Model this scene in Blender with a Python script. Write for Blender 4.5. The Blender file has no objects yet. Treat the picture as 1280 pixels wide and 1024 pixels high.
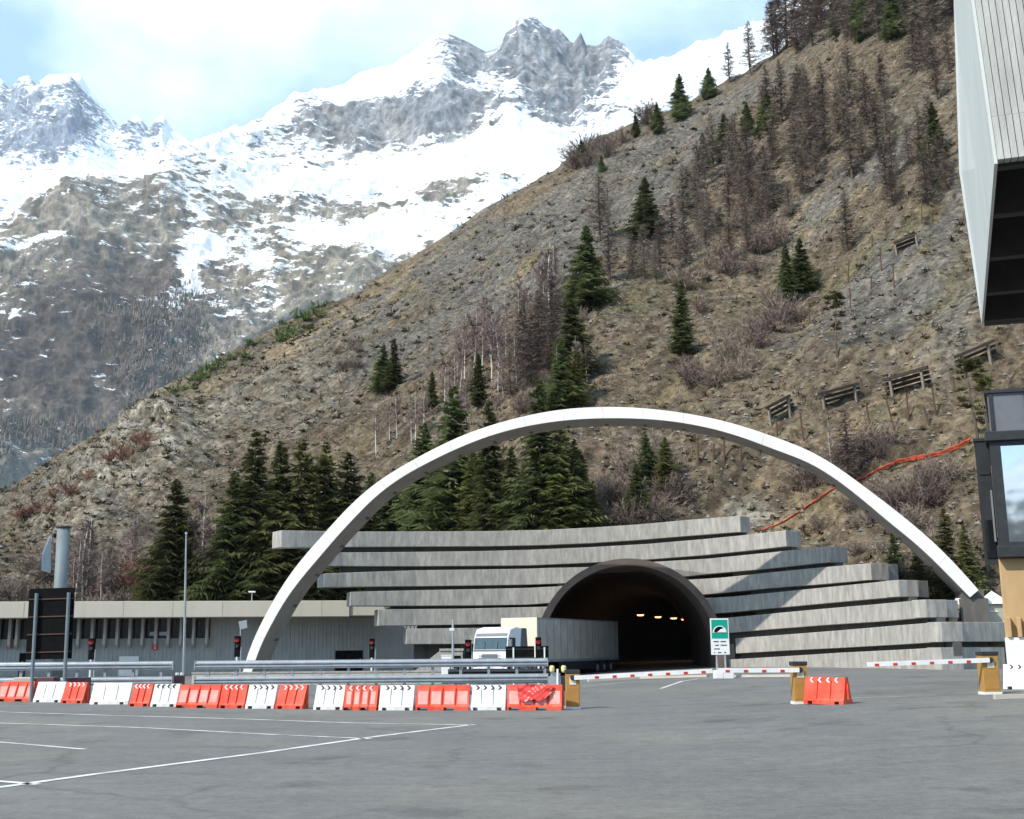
import bpy, math, random
import numpy as np
from mathutils import Vector, Matrix
from mathutils.bvhtree import BVHTree

R = math.radians
scene = bpy.context.scene
col = scene.collection

# ------------------------------------------------------------------ camera
F_PX, W_PX, H_PX = 1450.0, 1280.0, 1024.0
EYE = Vector((0, 0, 1.6))
PITCH = math.atan(300 / F_PX)
ROLL = 0.008
_f = Vector((0, math.cos(PITCH), math.sin(PITCH)))
_r0 = Vector((1, 0, 0)); _u0 = Vector((0, -math.sin(PITCH), math.cos(PITCH)))
CAM_U = _u0 * math.cos(ROLL) + _r0 * math.sin(ROLL)
CAM_R = _r0 * math.cos(ROLL) - _u0 * math.sin(ROLL)
cam_data = bpy.data.cameras.new('camera'); cam = bpy.data.objects.new('camera', cam_data)
col.objects.link(cam); scene.camera = cam
m = Matrix.Identity(4)
for i in range(3):
    m[i][0] = CAM_R[i]; m[i][1] = CAM_U[i]; m[i][2] = -_f[i]; m[i][3] = EYE[i]
cam.matrix_world = m
cam_data.sensor_width = 36.0; cam_data.lens = F_PX / W_PX * 36.0
cam_data.clip_start = 0.1; cam_data.clip_end = 60000

# ------------------------------------------------------------------ sky, sun, exposure
SUN_TRAVEL = Vector((0.80, 0.60, -0.95)).normalized()
sun_el = math.asin(-SUN_TRAVEL.z)
sun_az = math.atan2(-SUN_TRAVEL.x, -SUN_TRAVEL.y)      # clockwise from +Y
world = bpy.data.worlds.new('World'); scene.world = world; world.use_nodes = True
nt = world.node_tree; nt.nodes.clear()
def N(t, typ, **kw):
    n = t.nodes.new(typ)
    for k, v in kw.items(): setattr(n, k, v)
    return n
sky = N(nt, 'ShaderNodeTexSky', sky_type='NISHITA', sun_disc=False)
sky.sun_elevation = sun_el; sky.sun_rotation = sun_az; sky.altitude = 1300; sky.air_density = 0.9; sky.dust_density = 0.4; sky.ozone_density = 1.0
tc = N(nt, 'ShaderNodeTexCoord')
mp = N(nt, 'ShaderNodeMapping'); mp.inputs['Location'].default_value = (5.2, 2.2, 1.1); mp.inputs['Rotation'].default_value = (0, 0, -0.2); mp.inputs['Scale'].default_value = (1.0, 1.0, 1.5)
nz = N(nt, 'ShaderNodeTexNoise'); nz.inputs['Scale'].default_value = 2.1; nz.inputs['Detail'].default_value = 7; nz.inputs['Roughness'].default_value = 0.52
rp = N(nt, 'ShaderNodeValToRGB'); rp.color_ramp.elements[0].position = 0.53; rp.color_ramp.elements[1].position = 0.74
rp.color_ramp.elements[0].color = (0.0, 0.0, 0.0, 1)
mx = N(nt, 'ShaderNodeMix', data_type='RGBA')
mx.inputs[7].default_value = (9.2, 9.9, 10.4, 1)
bg = N(nt, 'ShaderNodeBackground'); bg.inputs['Strength'].default_value = 0.15
wo = N(nt, 'ShaderNodeOutputWorld')
L = nt.links.new
veil = N(nt, 'ShaderNodeMix', data_type='RGBA'); veil.inputs[0].default_value = 0.36; veil.inputs[7].default_value = (4.6, 7.6, 9.8, 1)
L(tc.outputs['Generated'], mp.inputs['Vector']); L(mp.outputs[0], nz.inputs['Vector']); L(nz.outputs['Fac'], rp.inputs[0])
L(rp.outputs[0], mx.inputs[0]); L(sky.outputs[0], veil.inputs[6]); L(veil.outputs[2], mx.inputs[6]); L(mx.outputs[2], bg.inputs[0]); L(bg.outputs[0], wo.inputs[0])

sun_data = bpy.data.lights.new('sun', 'SUN'); sun_data.energy = 4.8; sun_data.angle = R(0.5); sun_data.color = (1.0, 0.95, 0.87)
sun = bpy.data.objects.new('sun', sun_data); col.objects.link(sun)
sun.rotation_euler = SUN_TRAVEL.to_track_quat('-Z', 'Y').to_euler()
sun.location = (-60, -40, 80)
scene.view_settings.view_transform = 'Standard'; scene.view_settings.look = 'None'
scene.view_settings.exposure = 0.45; scene.view_settings.gamma = 1.0; scene.view_settings.use_curve_mapping = False
scene.render.engine = 'CYCLES'
scene.cycles.volume_bounces = 0; scene.cycles.max_bounces = 6; scene.cycles.diffuse_bounces = 3
scene.cycles.use_denoising = True

# ------------------------------------------------------------------ helpers
rnd = random.Random(7)
rng = np.random.default_rng(11)

def ray(x, y):
    return _f + CAM_R * ((x - W_PX / 2) / F_PX) + CAM_U * ((H_PX / 2 - y) / F_PX)
def P(x, y, Y):
    d = ray(x, y); return EYE + d * (Y / d.y)
def ground_z(x, y=0):
    t = min(1, max(0, (x - 1.0) / 15.0)); return 0.46 * t * t * (3 - 2 * t)
def PG(x, y):
    d = ray(x, y); z = 0.0
    for _ in range(8):
        k = (z - EYE.z) / d.z; p = EYE + d * k; z = ground_z(p.x, p.y)
    return p

def tag(o, label=None, cat=None, group=None, kind=None):
    if label: o['label'] = label
    if cat: o['category'] = cat
    if group: o['group'] = group
    if kind: o['kind'] = kind
    return o
def empty(name, loc, rz=0):
    o = bpy.data.objects.new(name, None); col.objects.link(o); o.empty_display_size = 0.2
    o.location = loc; o.rotation_euler = (0, 0, rz); return o
def link_mesh(name, me, mat, parent=None):
    o = bpy.data.objects.new(name, me); col.objects.link(o)
    if mat is not None and not me.materials: me.materials.append(mat)
    if parent is not None: o.parent = parent
    return o

class MB:
    def __init__(s): s.v = []; s.f = []
    def add(s, vs, fs):
        n = len(s.v); s.v += [tuple(v) for v in vs]; s.f += [tuple(i + n for i in f) for f in fs]
    def box(s, x0, x1, y0, y1, z0, z1):
        s.add([(x0,y0,z0),(x1,y0,z0),(x1,y1,z0),(x0,y1,z0),(x0,y0,z1),(x1,y0,z1),(x1,y1,z1),(x0,y1,z1)],
              [(0,3,2,1),(4,5,6,7),(0,1,5,4),(1,2,6,5),(2,3,7,6),(3,0,4,7)]); return s
    def hexa(s, b, t):      # four bottom points, four top points (counter-clockwise from above)
        s.add(list(b) + list(t), [(0,3,2,1),(4,5,6,7),(0,1,5,4),(1,2,6,5),(2,3,7,6),(3,0,4,7)]); return s
    def bar(s, a, b, w, h=None, up=(0,0,1)):
        a = Vector(a); b = Vector(b); h = h or w; d = (b - a).normalized(); u = Vector(up)
        if abs(d.dot(u)) > 0.99: u = Vector((0,1,0))
        x = d.cross(u).normalized() * w / 2; y = x.cross(d).normalized() * h / 2
        s.hexa([a-x-y, a+x-y, a+x+y, a-x+y], [b-x-y, b+x-y, b+x+y, b-x+y]); return s
    def tube(s, pts, rad, n=8, caps=True):
        pts = [Vector(p) for p in pts]; rs = rad if isinstance(rad, (list, tuple)) else [rad] * len(pts)
        rings = []
        for i, p in enumerate(pts):
            d = (pts[min(i+1, len(pts)-1)] - pts[max(i-1, 0)]).normalized()
            u = Vector((0,0,1)) if abs(d.z) < 0.95 else Vector((0,1,0))
            x = d.cross(u).normalized(); y = x.cross(d).normalized()
            rings.append([p + (x * math.cos(2*math.pi*k/n) + y * math.sin(2*math.pi*k/n)) * rs[i] for k in range(n)])
        vs = [v for r in rings for v in r]; fs = []
        for i in range(len(pts)-1):
            for k in range(n):
                a = i*n+k; b = i*n+(k+1) % n; fs.append((a, b, b+n, a+n))
        if caps: fs.append(tuple(range(n-1, -1, -1))); fs.append(tuple(range((len(pts)-1)*n, len(pts)*n)))
        s.add(vs, fs); return s
    def prism(s, poly, axis, a, b):   # poly of (p,q) extruded along axis x|y|z from a to b
        def mk(p, q, t): return {'x': (t,p,q), 'y': (p,t,q), 'z': (p,q,t)}[axis]
        n = len(poly); s.add([mk(p,q,a) for p,q in poly] + [mk(p,q,b) for p,q in poly],
            [tuple(range(n))[::-1], tuple(range(n, 2*n))] + [(i,(i+1)%n,(i+1)%n+n,i+n) for i in range(n)]); return s
    def mesh(s, name, smooth=False):
        me = bpy.data.meshes.new(name); me.from_pydata(s.v, [], s.f); me.validate()
        import bmesh
        bm = bmesh.new(); bm.from_mesh(me); bmesh.ops.recalc_face_normals(bm, faces=bm.faces); bm.to_mesh(me); bm.free()
        if smooth: me.polygons.foreach_set('use_smooth', [True] * len(me.polygons))
        return me
    def build(s, name, mat, parent=None, smooth=False, bevel=0):
        o = link_mesh(name, s.mesh(name, smooth), mat, parent)
        if bevel:
            b = o.modifiers.new('bevel', 'BEVEL'); b.width = bevel; b.segments = 2; b.limit_method = 'ANGLE'
        return o

def copy_tree(o, parent=None):
    c = o.copy(); col.objects.link(c); c.parent = parent
    for ch in list(o.children): copy_tree(ch, c)
    return c

# numpy gradient noise -------------------------------------------------------
_perm = np.random.default_rng(3).permutation(256).astype(np.int64); _perm = np.concatenate([_perm, _perm, _perm])
_g = np.random.default_rng(5).normal(size=(256, 3)); _g /= np.linalg.norm(_g, axis=1)[:, None]
def perlin(p):
    i = np.floor(p).astype(np.int64); f = p - i; i &= 255; w = f*f*f*(f*(f*6-15)+10)
    out = 0
    for dx in (0,1):
        wx = w[:,0] if dx else 1-w[:,0]
        for dy in (0,1):
            wy = w[:,1] if dy else 1-w[:,1]
            for dz in (0,1):
                wz = w[:,2] if dz else 1-w[:,2]
                h = _perm[_perm[_perm[(i[:,0]+dx)&255] + ((i[:,1]+dy)&255)] + ((i[:,2]+dz)&255)]
                g = _g[h]; out = out + wx*wy*wz*(g[:,0]*(f[:,0]-dx)+g[:,1]*(f[:,1]-dy)+g[:,2]*(f[:,2]-dz))
    return out
def fbm(p, freq, octv=4, gain=0.5, ridged=False, off=0.0):
    s = np.zeros(len(p)); a = 1.0; q = p * freq + off
    for _ in range(octv):
        n = perlin(q); s += a * ((1 - 2*np.abs(n)) if ridged else n*1.6); a *= gain; q = q * 2.03 + 17.3
    return s
def sstep(a, b, x):
    t = np.clip((x - a) / (b - a), 0, 1); return t*t*(3-2*t)

# ------------------------------------------------------------------ materials
def new_mat(name):
    mt = bpy.data.materials.new(name); mt.use_nodes = True; t = mt.node_tree
    b = t.nodes['Principled BSDF']; return mt, t, b
def mat(name, c, rough=0.7, metal=0.0, var=0.12, scale=3.0, bump=0.0, bscale=40.0, stretch=(1,1,1), spec=0.4, dirt=None, dirt_amt=0.0, dirt_scale=1.2):
    mt, t, b = new_mat(name); l = t.links.new
    tc = N(t,'ShaderNodeTexCoord'); mp = N(t,'ShaderNodeMapping'); mp.inputs['Scale'].default_value = stretch
    l(tc.outputs['Object'], mp.inputs[0])
    n = N(t,'ShaderNodeTexNoise'); n.inputs['Scale'].default_value = scale; n.inputs['Detail'].default_value = 6; n.inputs['Roughness'].default_value = 0.65
    l(mp.outputs[0], n.inputs['Vector'])
    r = N(t,'ShaderNodeValToRGB'); r.color_ramp.elements[0].position = 0.3; r.color_ramp.elements[1].position = 0.7
    r.color_ramp.elements[0].color = tuple(x*(1-var) for x in c)+(1,); r.color_ramp.elements[1].color = tuple(min(1,x*(1+var)) for x in c)+(1,)
    l(n.outputs['Fac'], r.inputs[0]); out = r.outputs[0]
    if dirt:
        n2 = N(t,'ShaderNodeTexNoise'); n2.inputs['Scale'].default_value = dirt_scale; n2.inputs['Detail'].default_value = 5; n2.inputs['Roughness'].default_value = 0.6
        l(mp.outputs[0], n2.inputs['Vector'])
        r2 = N(t,'ShaderNodeValToRGB'); r2.color_ramp.elements[0].position = 0.42; r2.color_ramp.elements[1].position = 0.72
        r2.color_ramp.elements[0].color = (0,0,0,1); r2.color_ramp.elements[1].color = (dirt_amt,)*3+(1,)
        l(n2.outputs['Fac'], r2.inputs[0])
        x = N(t,'ShaderNodeMix', data_type='RGBA'); l(r2.outputs[0], x.inputs[0]); l(out, x.inputs[6]); x.inputs[7].default_value = dirt+(1,); out = x.outputs[2]
    l(out, b.inputs['Base Color']); b.inputs['Roughness'].default_value = rough; b.inputs['Metallic'].default_value = metal
    b.inputs['Specular IOR Level'].default_value = spec
    if bump:
        nb = N(t,'ShaderNodeTexNoise'); nb.inputs['Scale'].default_value = bscale; nb.inputs['Detail'].default_value = 4; l(mp.outputs[0], nb.inputs['Vector'])
        bp = N(t,'ShaderNodeBump'); bp.inputs['Strength'].default_value = bump; bp.inputs['Distance'].default_value = 0.02
        l(nb.outputs['Fac'], bp.inputs['Height']); l(bp.outputs[0], b.inputs['Normal'])
    return mt
def emit_mat(name, c, s):
    mt, t, b = new_mat(name); b.inputs['Base Color'].default_value = c+(1,); b.inputs['Emission Color'].default_value = c+(1,); b.inputs['Emission Strength'].default_value = s; return mt

M = {}
M['concrete'] = mat('board_formed_concrete', (0.35,0.33,0.295), 0.85, var=0.28, scale=2.6, stretch=(1.6,1.6,0.35), bump=0.5, bscale=14, dirt=(0.17,0.16,0.145), dirt_amt=0.55, dirt_scale=2.4)
M['concrete_dark'] = mat('dark_concrete', (0.10,0.095,0.085), 0.9, var=0.25, scale=1.5, stretch=(1.5,1.5,0.4), bump=0.4, bscale=12)
M['concrete_pale'] = mat('pale_cream_concrete', (0.47,0.43,0.35), 0.85, var=0.08, scale=1.2, stretch=(1,1,0.3), bump=0.2, bscale=20, dirt=(0.3,0.27,0.22), dirt_amt=0.5)
M['concrete_wall'] = mat('grey_ribbed_wall_concrete', (0.31,0.32,0.305), 0.9, var=0.12, scale=2, stretch=(1,1,0.4), bump=0.3)
M['concrete_brown'] = mat('brown_lining_concrete', (0.135,0.10,0.083), 0.9, var=0.25, scale=0.9, bump=0.3, bscale=6)
M['arch'] = mat('white_painted_concrete', (0.76,0.73,0.68), 0.7, var=0.05, scale=0.8, dirt=(0.58,0.54,0.49), dirt_amt=0.5, dirt_scale=0.5, bump=0.1)
M['soffit_dark'] = mat('dark_soffit_concrete', (0.035,0.032,0.029), 0.9, var=0.3, scale=1.5)  # near-black tone for the canopy underside, ribs and rear wall
M['arch_soffit_shade'] = mat('shade_toned_arch_soffit', (0.27,0.24,0.21), 0.9, var=0.15, scale=1.0)  # darker tone puts the arch's underside shade into the colour
M['galv'] = mat('galvanised_steel', (0.50,0.52,0.54), 0.42, 0.75, var=0.15, scale=3)
M['galv_dull'] = mat('dull_galvanised_steel', (0.30,0.33,0.35), 0.6, 0.5, var=0.15, scale=2)
M['dark_metal'] = mat('dark_grey_metal', (0.035,0.037,0.04), 0.5, 0.3, var=0.2, scale=4)
M['black'] = mat('black_sheet', (0.006,0.006,0.0065), 0.85, var=0.3, scale=3, spec=0.08)
M['steel_paint'] = mat('grey_painted_steel', (0.15,0.18,0.19), 0.6, 0.0, var=0.12, scale=2)
M['maroon'] = mat('maroon_panel', (0.10,0.05,0.055), 0.6, var=0.2)
M['glass_dark'] = mat('dark_window_glass', (0.012,0.014,0.016), 0.12, var=0.2, spec=0.6)
M['white'] = mat('white_paint', (0.74,0.74,0.72), 0.5, var=0.05, scale=4, dirt=(0.45,0.43,0.4), dirt_amt=0.4)
M['red'] = mat('red_paint', (0.52,0.03,0.02), 0.5, var=0.12, scale=5)
M['red_plastic'] = mat('red_barrier_plastic', (0.68,0.055,0.022), 0.45, var=0.14, scale=6, dirt=(0.60,0.17,0.10), dirt_amt=0.6, dirt_scale=2.2)
M['pink_plastic'] = mat('glare_and_dust_pink_plastic', (0.72,0.36,0.31), 0.55, var=0.12, scale=6, dirt=(0.7,0.10,0.08), dirt_amt=0.6, dirt_scale=4)  # pale pink paints glare and dust onto the red panels
M['white_plastic'] = mat('white_barrier_plastic', (0.78,0.78,0.76), 0.45, var=0.05, scale=5, dirt=(0.36,0.345,0.32), dirt_amt=0.6, dirt_scale=2.2)
M['red_sheet'] = mat('red_plastic_sheet', (0.62,0.055,0.045), 0.35, var=0.1, scale=4)
M['chev_black'] = mat('black_chevron_film', (0.03,0.025,0.025), 0.5)
M['ochre'] = mat('ochre_painted_steel', (0.40,0.21,0.05), 0.55, var=0.12, scale=3, dirt=(0.22,0.12,0.04), dirt_amt=0.5)
M['ochre_concrete'] = mat('ochre_concrete', (0.47,0.31,0.15), 0.85, var=0.12, scale=1.5, stretch=(1,1,.3), bump=0.3, dirt=(0.3,0.2,0.1), dirt_amt=0.5)
M['green_sign'] = mat('green_sign_film', (0.0,0.30,0.21), 0.4, var=0.05)
M['blue_sign'] = mat('blue_sign_film', (0.02,0.05,0.45), 0.4, var=0.05)
M['sky_blue_panel'] = mat('pale_blue_grey_panel', (0.40,0.47,0.52), 0.5, var=0.06)
M['wood_dark'] = mat('dark_weathered_timber', (0.045,0.033,0.026), 0.85, var=0.3, scale=4)
M['wood_post'] = mat('grey_weathered_timber', (0.22,0.18,0.14), 0.85, var=0.25, scale=4)
M['rust'] = mat('rusty_steel', (0.09,0.05,0.035), 0.85, var=0.3, scale=6)
M['orange_net'] = mat('orange_plastic_net', (0.75,0.11,0.04), 0.55, var=0.1)
M['truck_white'] = mat('white_cab_paint', (0.80,0.81,0.82), 0.3, var=0.03)
M['truck_grey'] = mat('grey_cab_fairing', (0.13,0.14,0.15), 0.5, var=0.1)
M['tarp_cream'] = mat('cream_trailer_panel', (0.66,0.61,0.48), 0.6, var=0.06, scale=1.5)
M['tarp_grey'] = mat('grey_tarpaulin', (0.42,0.40,0.36), 0.7, var=0.14, scale=1.0, dirt=(0.26,0.25,0.22), dirt_amt=0.5)
M['rubber'] = mat('tyre_rubber', (0.02,0.02,0.02), 0.85)
M['screen'] = mat('windscreen_glass', (0.05,0.085,0.10), 0.08, var=0.3, scale=2, spec=0.8)
M['mirror_glass'] = mat('reflective_window_glass', (0.62,0.68,0.72), 0.03, 1.0, var=0.02)
M['lamp_red'] = mat('red_lamp_lens', (0.55,0.03,0.02), 0.35)
M['yellow'] = mat('yellow_lamp_plastic', (0.72,0.6,0.28), 0.4)
M['tunnel_lamp'] = emit_mat('sodium_lamp', (1.0,0.52,0.22), 3.0)
M['line_paint'] = mat('worn_white_road_paint', (0.62,0.62,0.60), 0.7, var=0.08, scale=6, dirt=(0.19,0.19,0.185), dirt_amt=0.95, dirt_scale=1.6)

# asphalt
def asphalt():
    mt, t, b = new_mat('old_grey_asphalt'); l = t.links.new
    tc = N(t,'ShaderNodeTexCoord'); O = tc.outputs['Object']
    def noise(s, d=5, r=0.6, vec=O):
        n = N(t,'ShaderNodeTexNoise'); n.inputs['Scale'].default_value = s; n.inputs['Detail'].default_value = d; n.inputs['Roughness'].default_value = r; l(vec, n.inputs['Vector']); return n.outputs['Fac']
    def ramp(f, a, c0, bpos, c1):
        r = N(t,'ShaderNodeValToRGB'); e = r.color_ramp.elements; e[0].position = a; e[1].position = bpos; e[0].color = c0+(1,); e[1].color = c1+(1,); l(f, r.inputs[0]); return r.outputs[0]
    def mul(a, c):
        x = N(t,'ShaderNodeMix', data_type='RGBA', blend_type='MULTIPLY'); x.inputs[0].default_value = 1; l(a, x.inputs[6]); l(c, x.inputs[7]); return x.outputs[2]
    base = ramp(noise(0.25, 6), 0.3, (0.132,0.131,0.125), 0.72, (0.168,0.164,0.153))
    fine = mul(ramp(noise(60, 3, 0.75), 0.25, (0.66,)*3, 0.75, (1.3,)*3), ramp(noise(11, 5, 0.8), 0.3, (0.80,)*3, 0.7, (1.18,)*3))
    # long tyre-worn streaks
    mp = N(t,'ShaderNodeMapping'); mp.inputs['Rotation'].default_value = (0,0,R(78)); mp.inputs['Scale'].default_value = (0.10,1.1,1); l(O, mp.inputs[0])
    st = ramp(noise(0.9, 6, 0.6, mp.outputs[0]), 0.35, (0.93,)*3, 0.65, (1.04,)*3)
    mid = ramp(noise(1.6, 6, 0.7), 0.3, (0.88,)*3, 0.7, (1.10,)*3)
    # oil stains
    oil = ramp(noise(0.55, 3, 0.5), 0.60, (1,)*3, 0.70, (0.72,0.72,0.73))
    # cracks: warped voronoi edges
    wv = N(t,'ShaderNodeTexNoise'); wv.inputs['Scale'].default_value = 0.7; wv.inputs['Detail'].default_value = 4; l(O, wv.inputs['Vector'])
    ad = N(t,'ShaderNodeMix', data_type='VECTOR'); ad.inputs[0].default_value = 0.55; l(O, ad.inputs[4]); l(wv.outputs['Color'], ad.inputs[5])
    vo = N(t,'ShaderNodeTexVoronoi', feature='DISTANCE_TO_EDGE'); vo.inputs['Scale'].default_value = 0.21; l(ad.outputs[1], vo.inputs['Vector'])
    cr = ramp(vo.outputs['Distance'], 0.0, (0.74,)*3, 0.009, (1,)*3)
    msk = ramp(noise(0.2, 3), 0.42, (0,0,0), 0.55, (1,1,1))
    x = N(t,'ShaderNodeMix', data_type='RGBA'); l(msk, x.inputs[0]); x.inputs[6].default_value = (1,1,1,1); l(cr, x.inputs[7])
    grit = ramp(noise(3.6, 9, 0.85), 0.36, (0.80,0.80,0.81), 0.64, (1.17,1.165,1.15))
    dust = ramp(noise(0.13, 4, 0.6), 0.50, (1,1,1), 0.68, (1.16,1.10,0.98))
    c = mul(mul(mul(mul(mul(mul(mul(base, fine), st), mid), oil), x.outputs[2]), grit), dust)
    l(c, b.inputs['Base Color']); b.inputs['Roughness'].default_value = 0.85; b.inputs['Specular IOR Level'].default_value = 0.25
    bp = N(t,'ShaderNodeBump'); bp.inputs['Strength'].default_value = 0.35; bp.inputs['Distance'].default_value = 0.01
    l(noise(70, 3, 0.7), bp.inputs['Height']); l(bp.outputs[0], b.inputs['Normal'])
    return mt
M['asphalt'] = asphalt()

# ------------------------------------------------------------------ terrain
def interp(x, tab, k):
    xs = [r[0] for r in tab]; return np.interp(x, xs, [r[k] for r in tab])
def rays_np(x, y, Y):
    u = (x - W_PX/2) / F_PX; v = (H_PX/2 - y) / F_PX
    f = np.array(_f); r = np.array(CAM_R); up = np.array(CAM_U)
    d = f[None] + r[None]*u[:,None] + up[None]*v[:,None]
    return np.array(EYE)[None] + d * (Y / d[:,1])[:,None]
def grid_mesh(name, pts, nr, nc, cols=None, snow=None, smooth=True):
    idx = np.arange(nr*nc).reshape(nr, nc)
    q = np.stack([idx[:-1,:-1], idx[:-1,1:], idx[1:,1:], idx[1:,:-1]], -1).reshape(-1, 4)
    me = bpy.data.meshes.new(name); me.vertices.add(nr*nc); me.vertices.foreach_set('co', pts.astype(np.float32).ravel())
    me.loops.add(q.size); me.polygons.add(len(q))
    me.loops.foreach_set('vertex_index', q.astype(np.int32).ravel())
    me.polygons.foreach_set('loop_start', np.arange(0, q.size, 4, dtype=np.int32))
    me.polygons.foreach_set('use_smooth', np.full(len(q), smooth)); me.update(calc_edges=True)
    if cols is not None:
        a = me.color_attributes.new('Col', 'FLOAT_COLOR', 'POINT')
        c4 = np.ones((nr*nc, 4), np.float32); c4[:,:3] = cols
        if snow is not None: c4[:,3] = snow
        a.data.foreach_set('color', c4.ravel())
    return me

def blob(x, y, cx, cy, rx, ry, ang=0.0):
    a = R(ang); dx = x-cx; dy = y-cy
    p = dx*math.cos(a) + dy*math.sin(a); q = -dx*math.sin(a) + dy*math.cos(a)
    return np.exp(-((p/rx)**2 + (q/ry)**2))

def earth_mat(name, scale, snow=False, stone=True, strata=False):
    mt, t, b = new_mat(name); l = t.links.new
    tc = N(t,'ShaderNodeTexCoord'); O = tc.outputs['Object']
    at = N(t,'ShaderNodeAttribute', attribute_name='Col', attribute_type='GEOMETRY')
    def noise(s, d=6, r=0.65):
        n = N(t,'ShaderNodeTexNoise'); n.inputs['Scale'].default_value = s*scale; n.inputs['Detail'].default_value = d; n.inputs['Roughness'].default_value = r; l(O, n.inputs['Vector']); return n.outputs['Fac']
    def ramp(f, a, c0, bpos, c1):
        r = N(t,'ShaderNodeValToRGB'); e = r.color_ramp.elements; e[0].position = a; e[1].position = bpos; e[0].color = c0+(1,); e[1].color = c1+(1,); l(f, r.inputs[0]); return r.outputs[0]
    def mul(a, c):
        x = N(t,'ShaderNodeMix', data_type='RGBA', blend_type='MULTIPLY'); x.inputs[0].default_value = 1; l(a, x.inputs[6]); l(c, x.inputs[7]); return x.outputs[2]
    c = mul(at.outputs['Color'], ramp(noise(1.3, 7, 0.75), 0.32, (0.45,0.44,0.43), 0.68, (1.5,1.5,1.48)))
    c = mul(c, ramp(noise(0.22, 5), 0.3, (0.78,0.8,0.82), 0.7, (1.22,1.2,1.15)))
    if strata:
        sa = N(t,'ShaderNodeAttribute', attribute_name='Str', attribute_type='GEOMETRY')
        sm = N(t,'ShaderNodeMapping'); sm.inputs['Scale'].default_value = (0.10,0.85,0.85); l(sa.outputs['Vector'], sm.inputs[0])
        sn = N(t,'ShaderNodeTexNoise'); sn.inputs['Scale'].default_value = 0.9; sn.inputs['Detail'].default_value = 8; sn.inputs['Roughness'].default_value = 0.7; l(sm.outputs[0], sn.inputs['Vector'])
        c = mul(c, ramp(sn.outputs['Fac'], 0.36, (0.62,0.60,0.58), 0.62, (1.22,1.22,1.2)))
        sm2 = N(t,'ShaderNodeMapping'); sm2.inputs['Scale'].default_value = (0.16,0.5,0.5); l(sa.outputs['Vector'], sm2.inputs[0])
        sn2 = N(t,'ShaderNodeTexNoise'); sn2.inputs['Scale'].default_value = 0.55; sn2.inputs['Detail'].default_value = 9; sn2.inputs['Roughness'].default_value = 0.78; l(sm2.outputs[0], sn2.inputs['Vector'])
        c = mul(c, ramp(sn2.outputs['Fac'], 0.335, (0.30,0.29,0.28), 0.385, (1,1,1)))
    if snow:
        vm = N(t,'ShaderNodeMapping'); vm.inputs['Scale'].default_value = (1,1,0.28); l(O, vm.inputs[0])
        vn = N(t,'ShaderNodeTexNoise'); vn.inputs['Scale'].default_value = 0.9*scale; vn.inputs['Detail'].default_value = 8; vn.inputs['Roughness'].default_value = 0.75; l(vm.outputs[0], vn.inputs['Vector'])
        c = mul(c, ramp(vn.outputs['Fac'], 0.36, (0.5,0.5,0.52), 0.62, (1.3,1.3,1.3)))
    if stone:
        vo = N(t,'ShaderNodeTexVoronoi'); vo.inputs['Scale'].default_value = 2.2*scale; l(O, vo.inputs['Vector'])
        c = mul(c, ramp(vo.outputs['Color'], 0.15, (0.66,0.66,0.66), 0.9, (1.3,1.3,1.3)))
    if snow:
        s1 = N(t,'ShaderNodeMath', operation='ADD'); l(at.outputs['Alpha'], s1.inputs[0])
        mpz = N(t,'ShaderNodeMapping'); mpz.inputs['Scale'].default_value = (1,1,2.6); mpz.inputs['Rotation'].default_value = (0,R(14),0); l(O, mpz.inputs[0])
        nzz = N(t,'ShaderNodeTexNoise'); nzz.inputs['Scale'].default_value = 0.8*scale; nzz.inputs['Detail'].default_value = 9; nzz.inputs['Roughness'].default_value = 0.74; l(mpz.outputs[0], nzz.inputs['Vector'])
        n2 = N(t,'ShaderNodeMath', operation='MULTIPLY_ADD'); l(nzz.outputs['Fac'], n2.inputs[0]); n2.inputs[1].default_value = 3.3; n2.inputs[2].default_value = -1.65
        l(n2.outputs[0], s1.inputs[1])
        m_ = ramp(s1.outputs[0], 0.47, (0,0,0), 0.53, (1,1,1))
        x = N(t,'ShaderNodeMix', data_type='RGBA'); l(m_, x.inputs[0]); l(c, x.inputs[6]); x.inputs[7].default_value = (0.86,0.88,0.90,1); c = x.outputs[2]
    l(c, b.inputs['Base Color']); b.inputs['Roughness'].default_value = 0.95; b.inputs['Specular IOR Level'].default_value = 0.1
    bp = N(t,'ShaderNodeBump'); bp.inputs['Strength'].default_value = 0.9; bp.inputs['Distance'].default_value = 0.45/scale
    l(noise(1.1, 8, 0.7), bp.inputs['Height']); l(bp.outputs[0], b.inputs['Normal'])
    return mt
M['hill'] = earth_mat('scree_and_dry_grass', 1.0, strata=True)
M['far'] = earth_mat('alpine_rock_and_snow', 0.03, snow=True, stone=False)

# asphalt ground: one sheet
gx = np.concatenate([np.linspace(-500,-40,8), np.linspace(-36,0,10), np.linspace(1,17,24), np.linspace(20,60,9), np.linspace(100,500,7)])
gy = np.concatenate([np.linspace(-500,-20,6), np.linspace(0,110,23)])
GX, GY = np.meshgrid(gx, gy); tt = np.clip((GX-1)/15, 0, 1)
gp = np.stack([GX, GY, 0.46*tt*tt*(3-2*tt)], -1).reshape(-1,3)
ground = link_mesh('ground', grid_mesh('ground', gp, len(gy), len(gx)), M['asphalt'])
tag(ground, 'old grey asphalt forecourt in front of the tunnel', 'asphalt', kind='structure')

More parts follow.
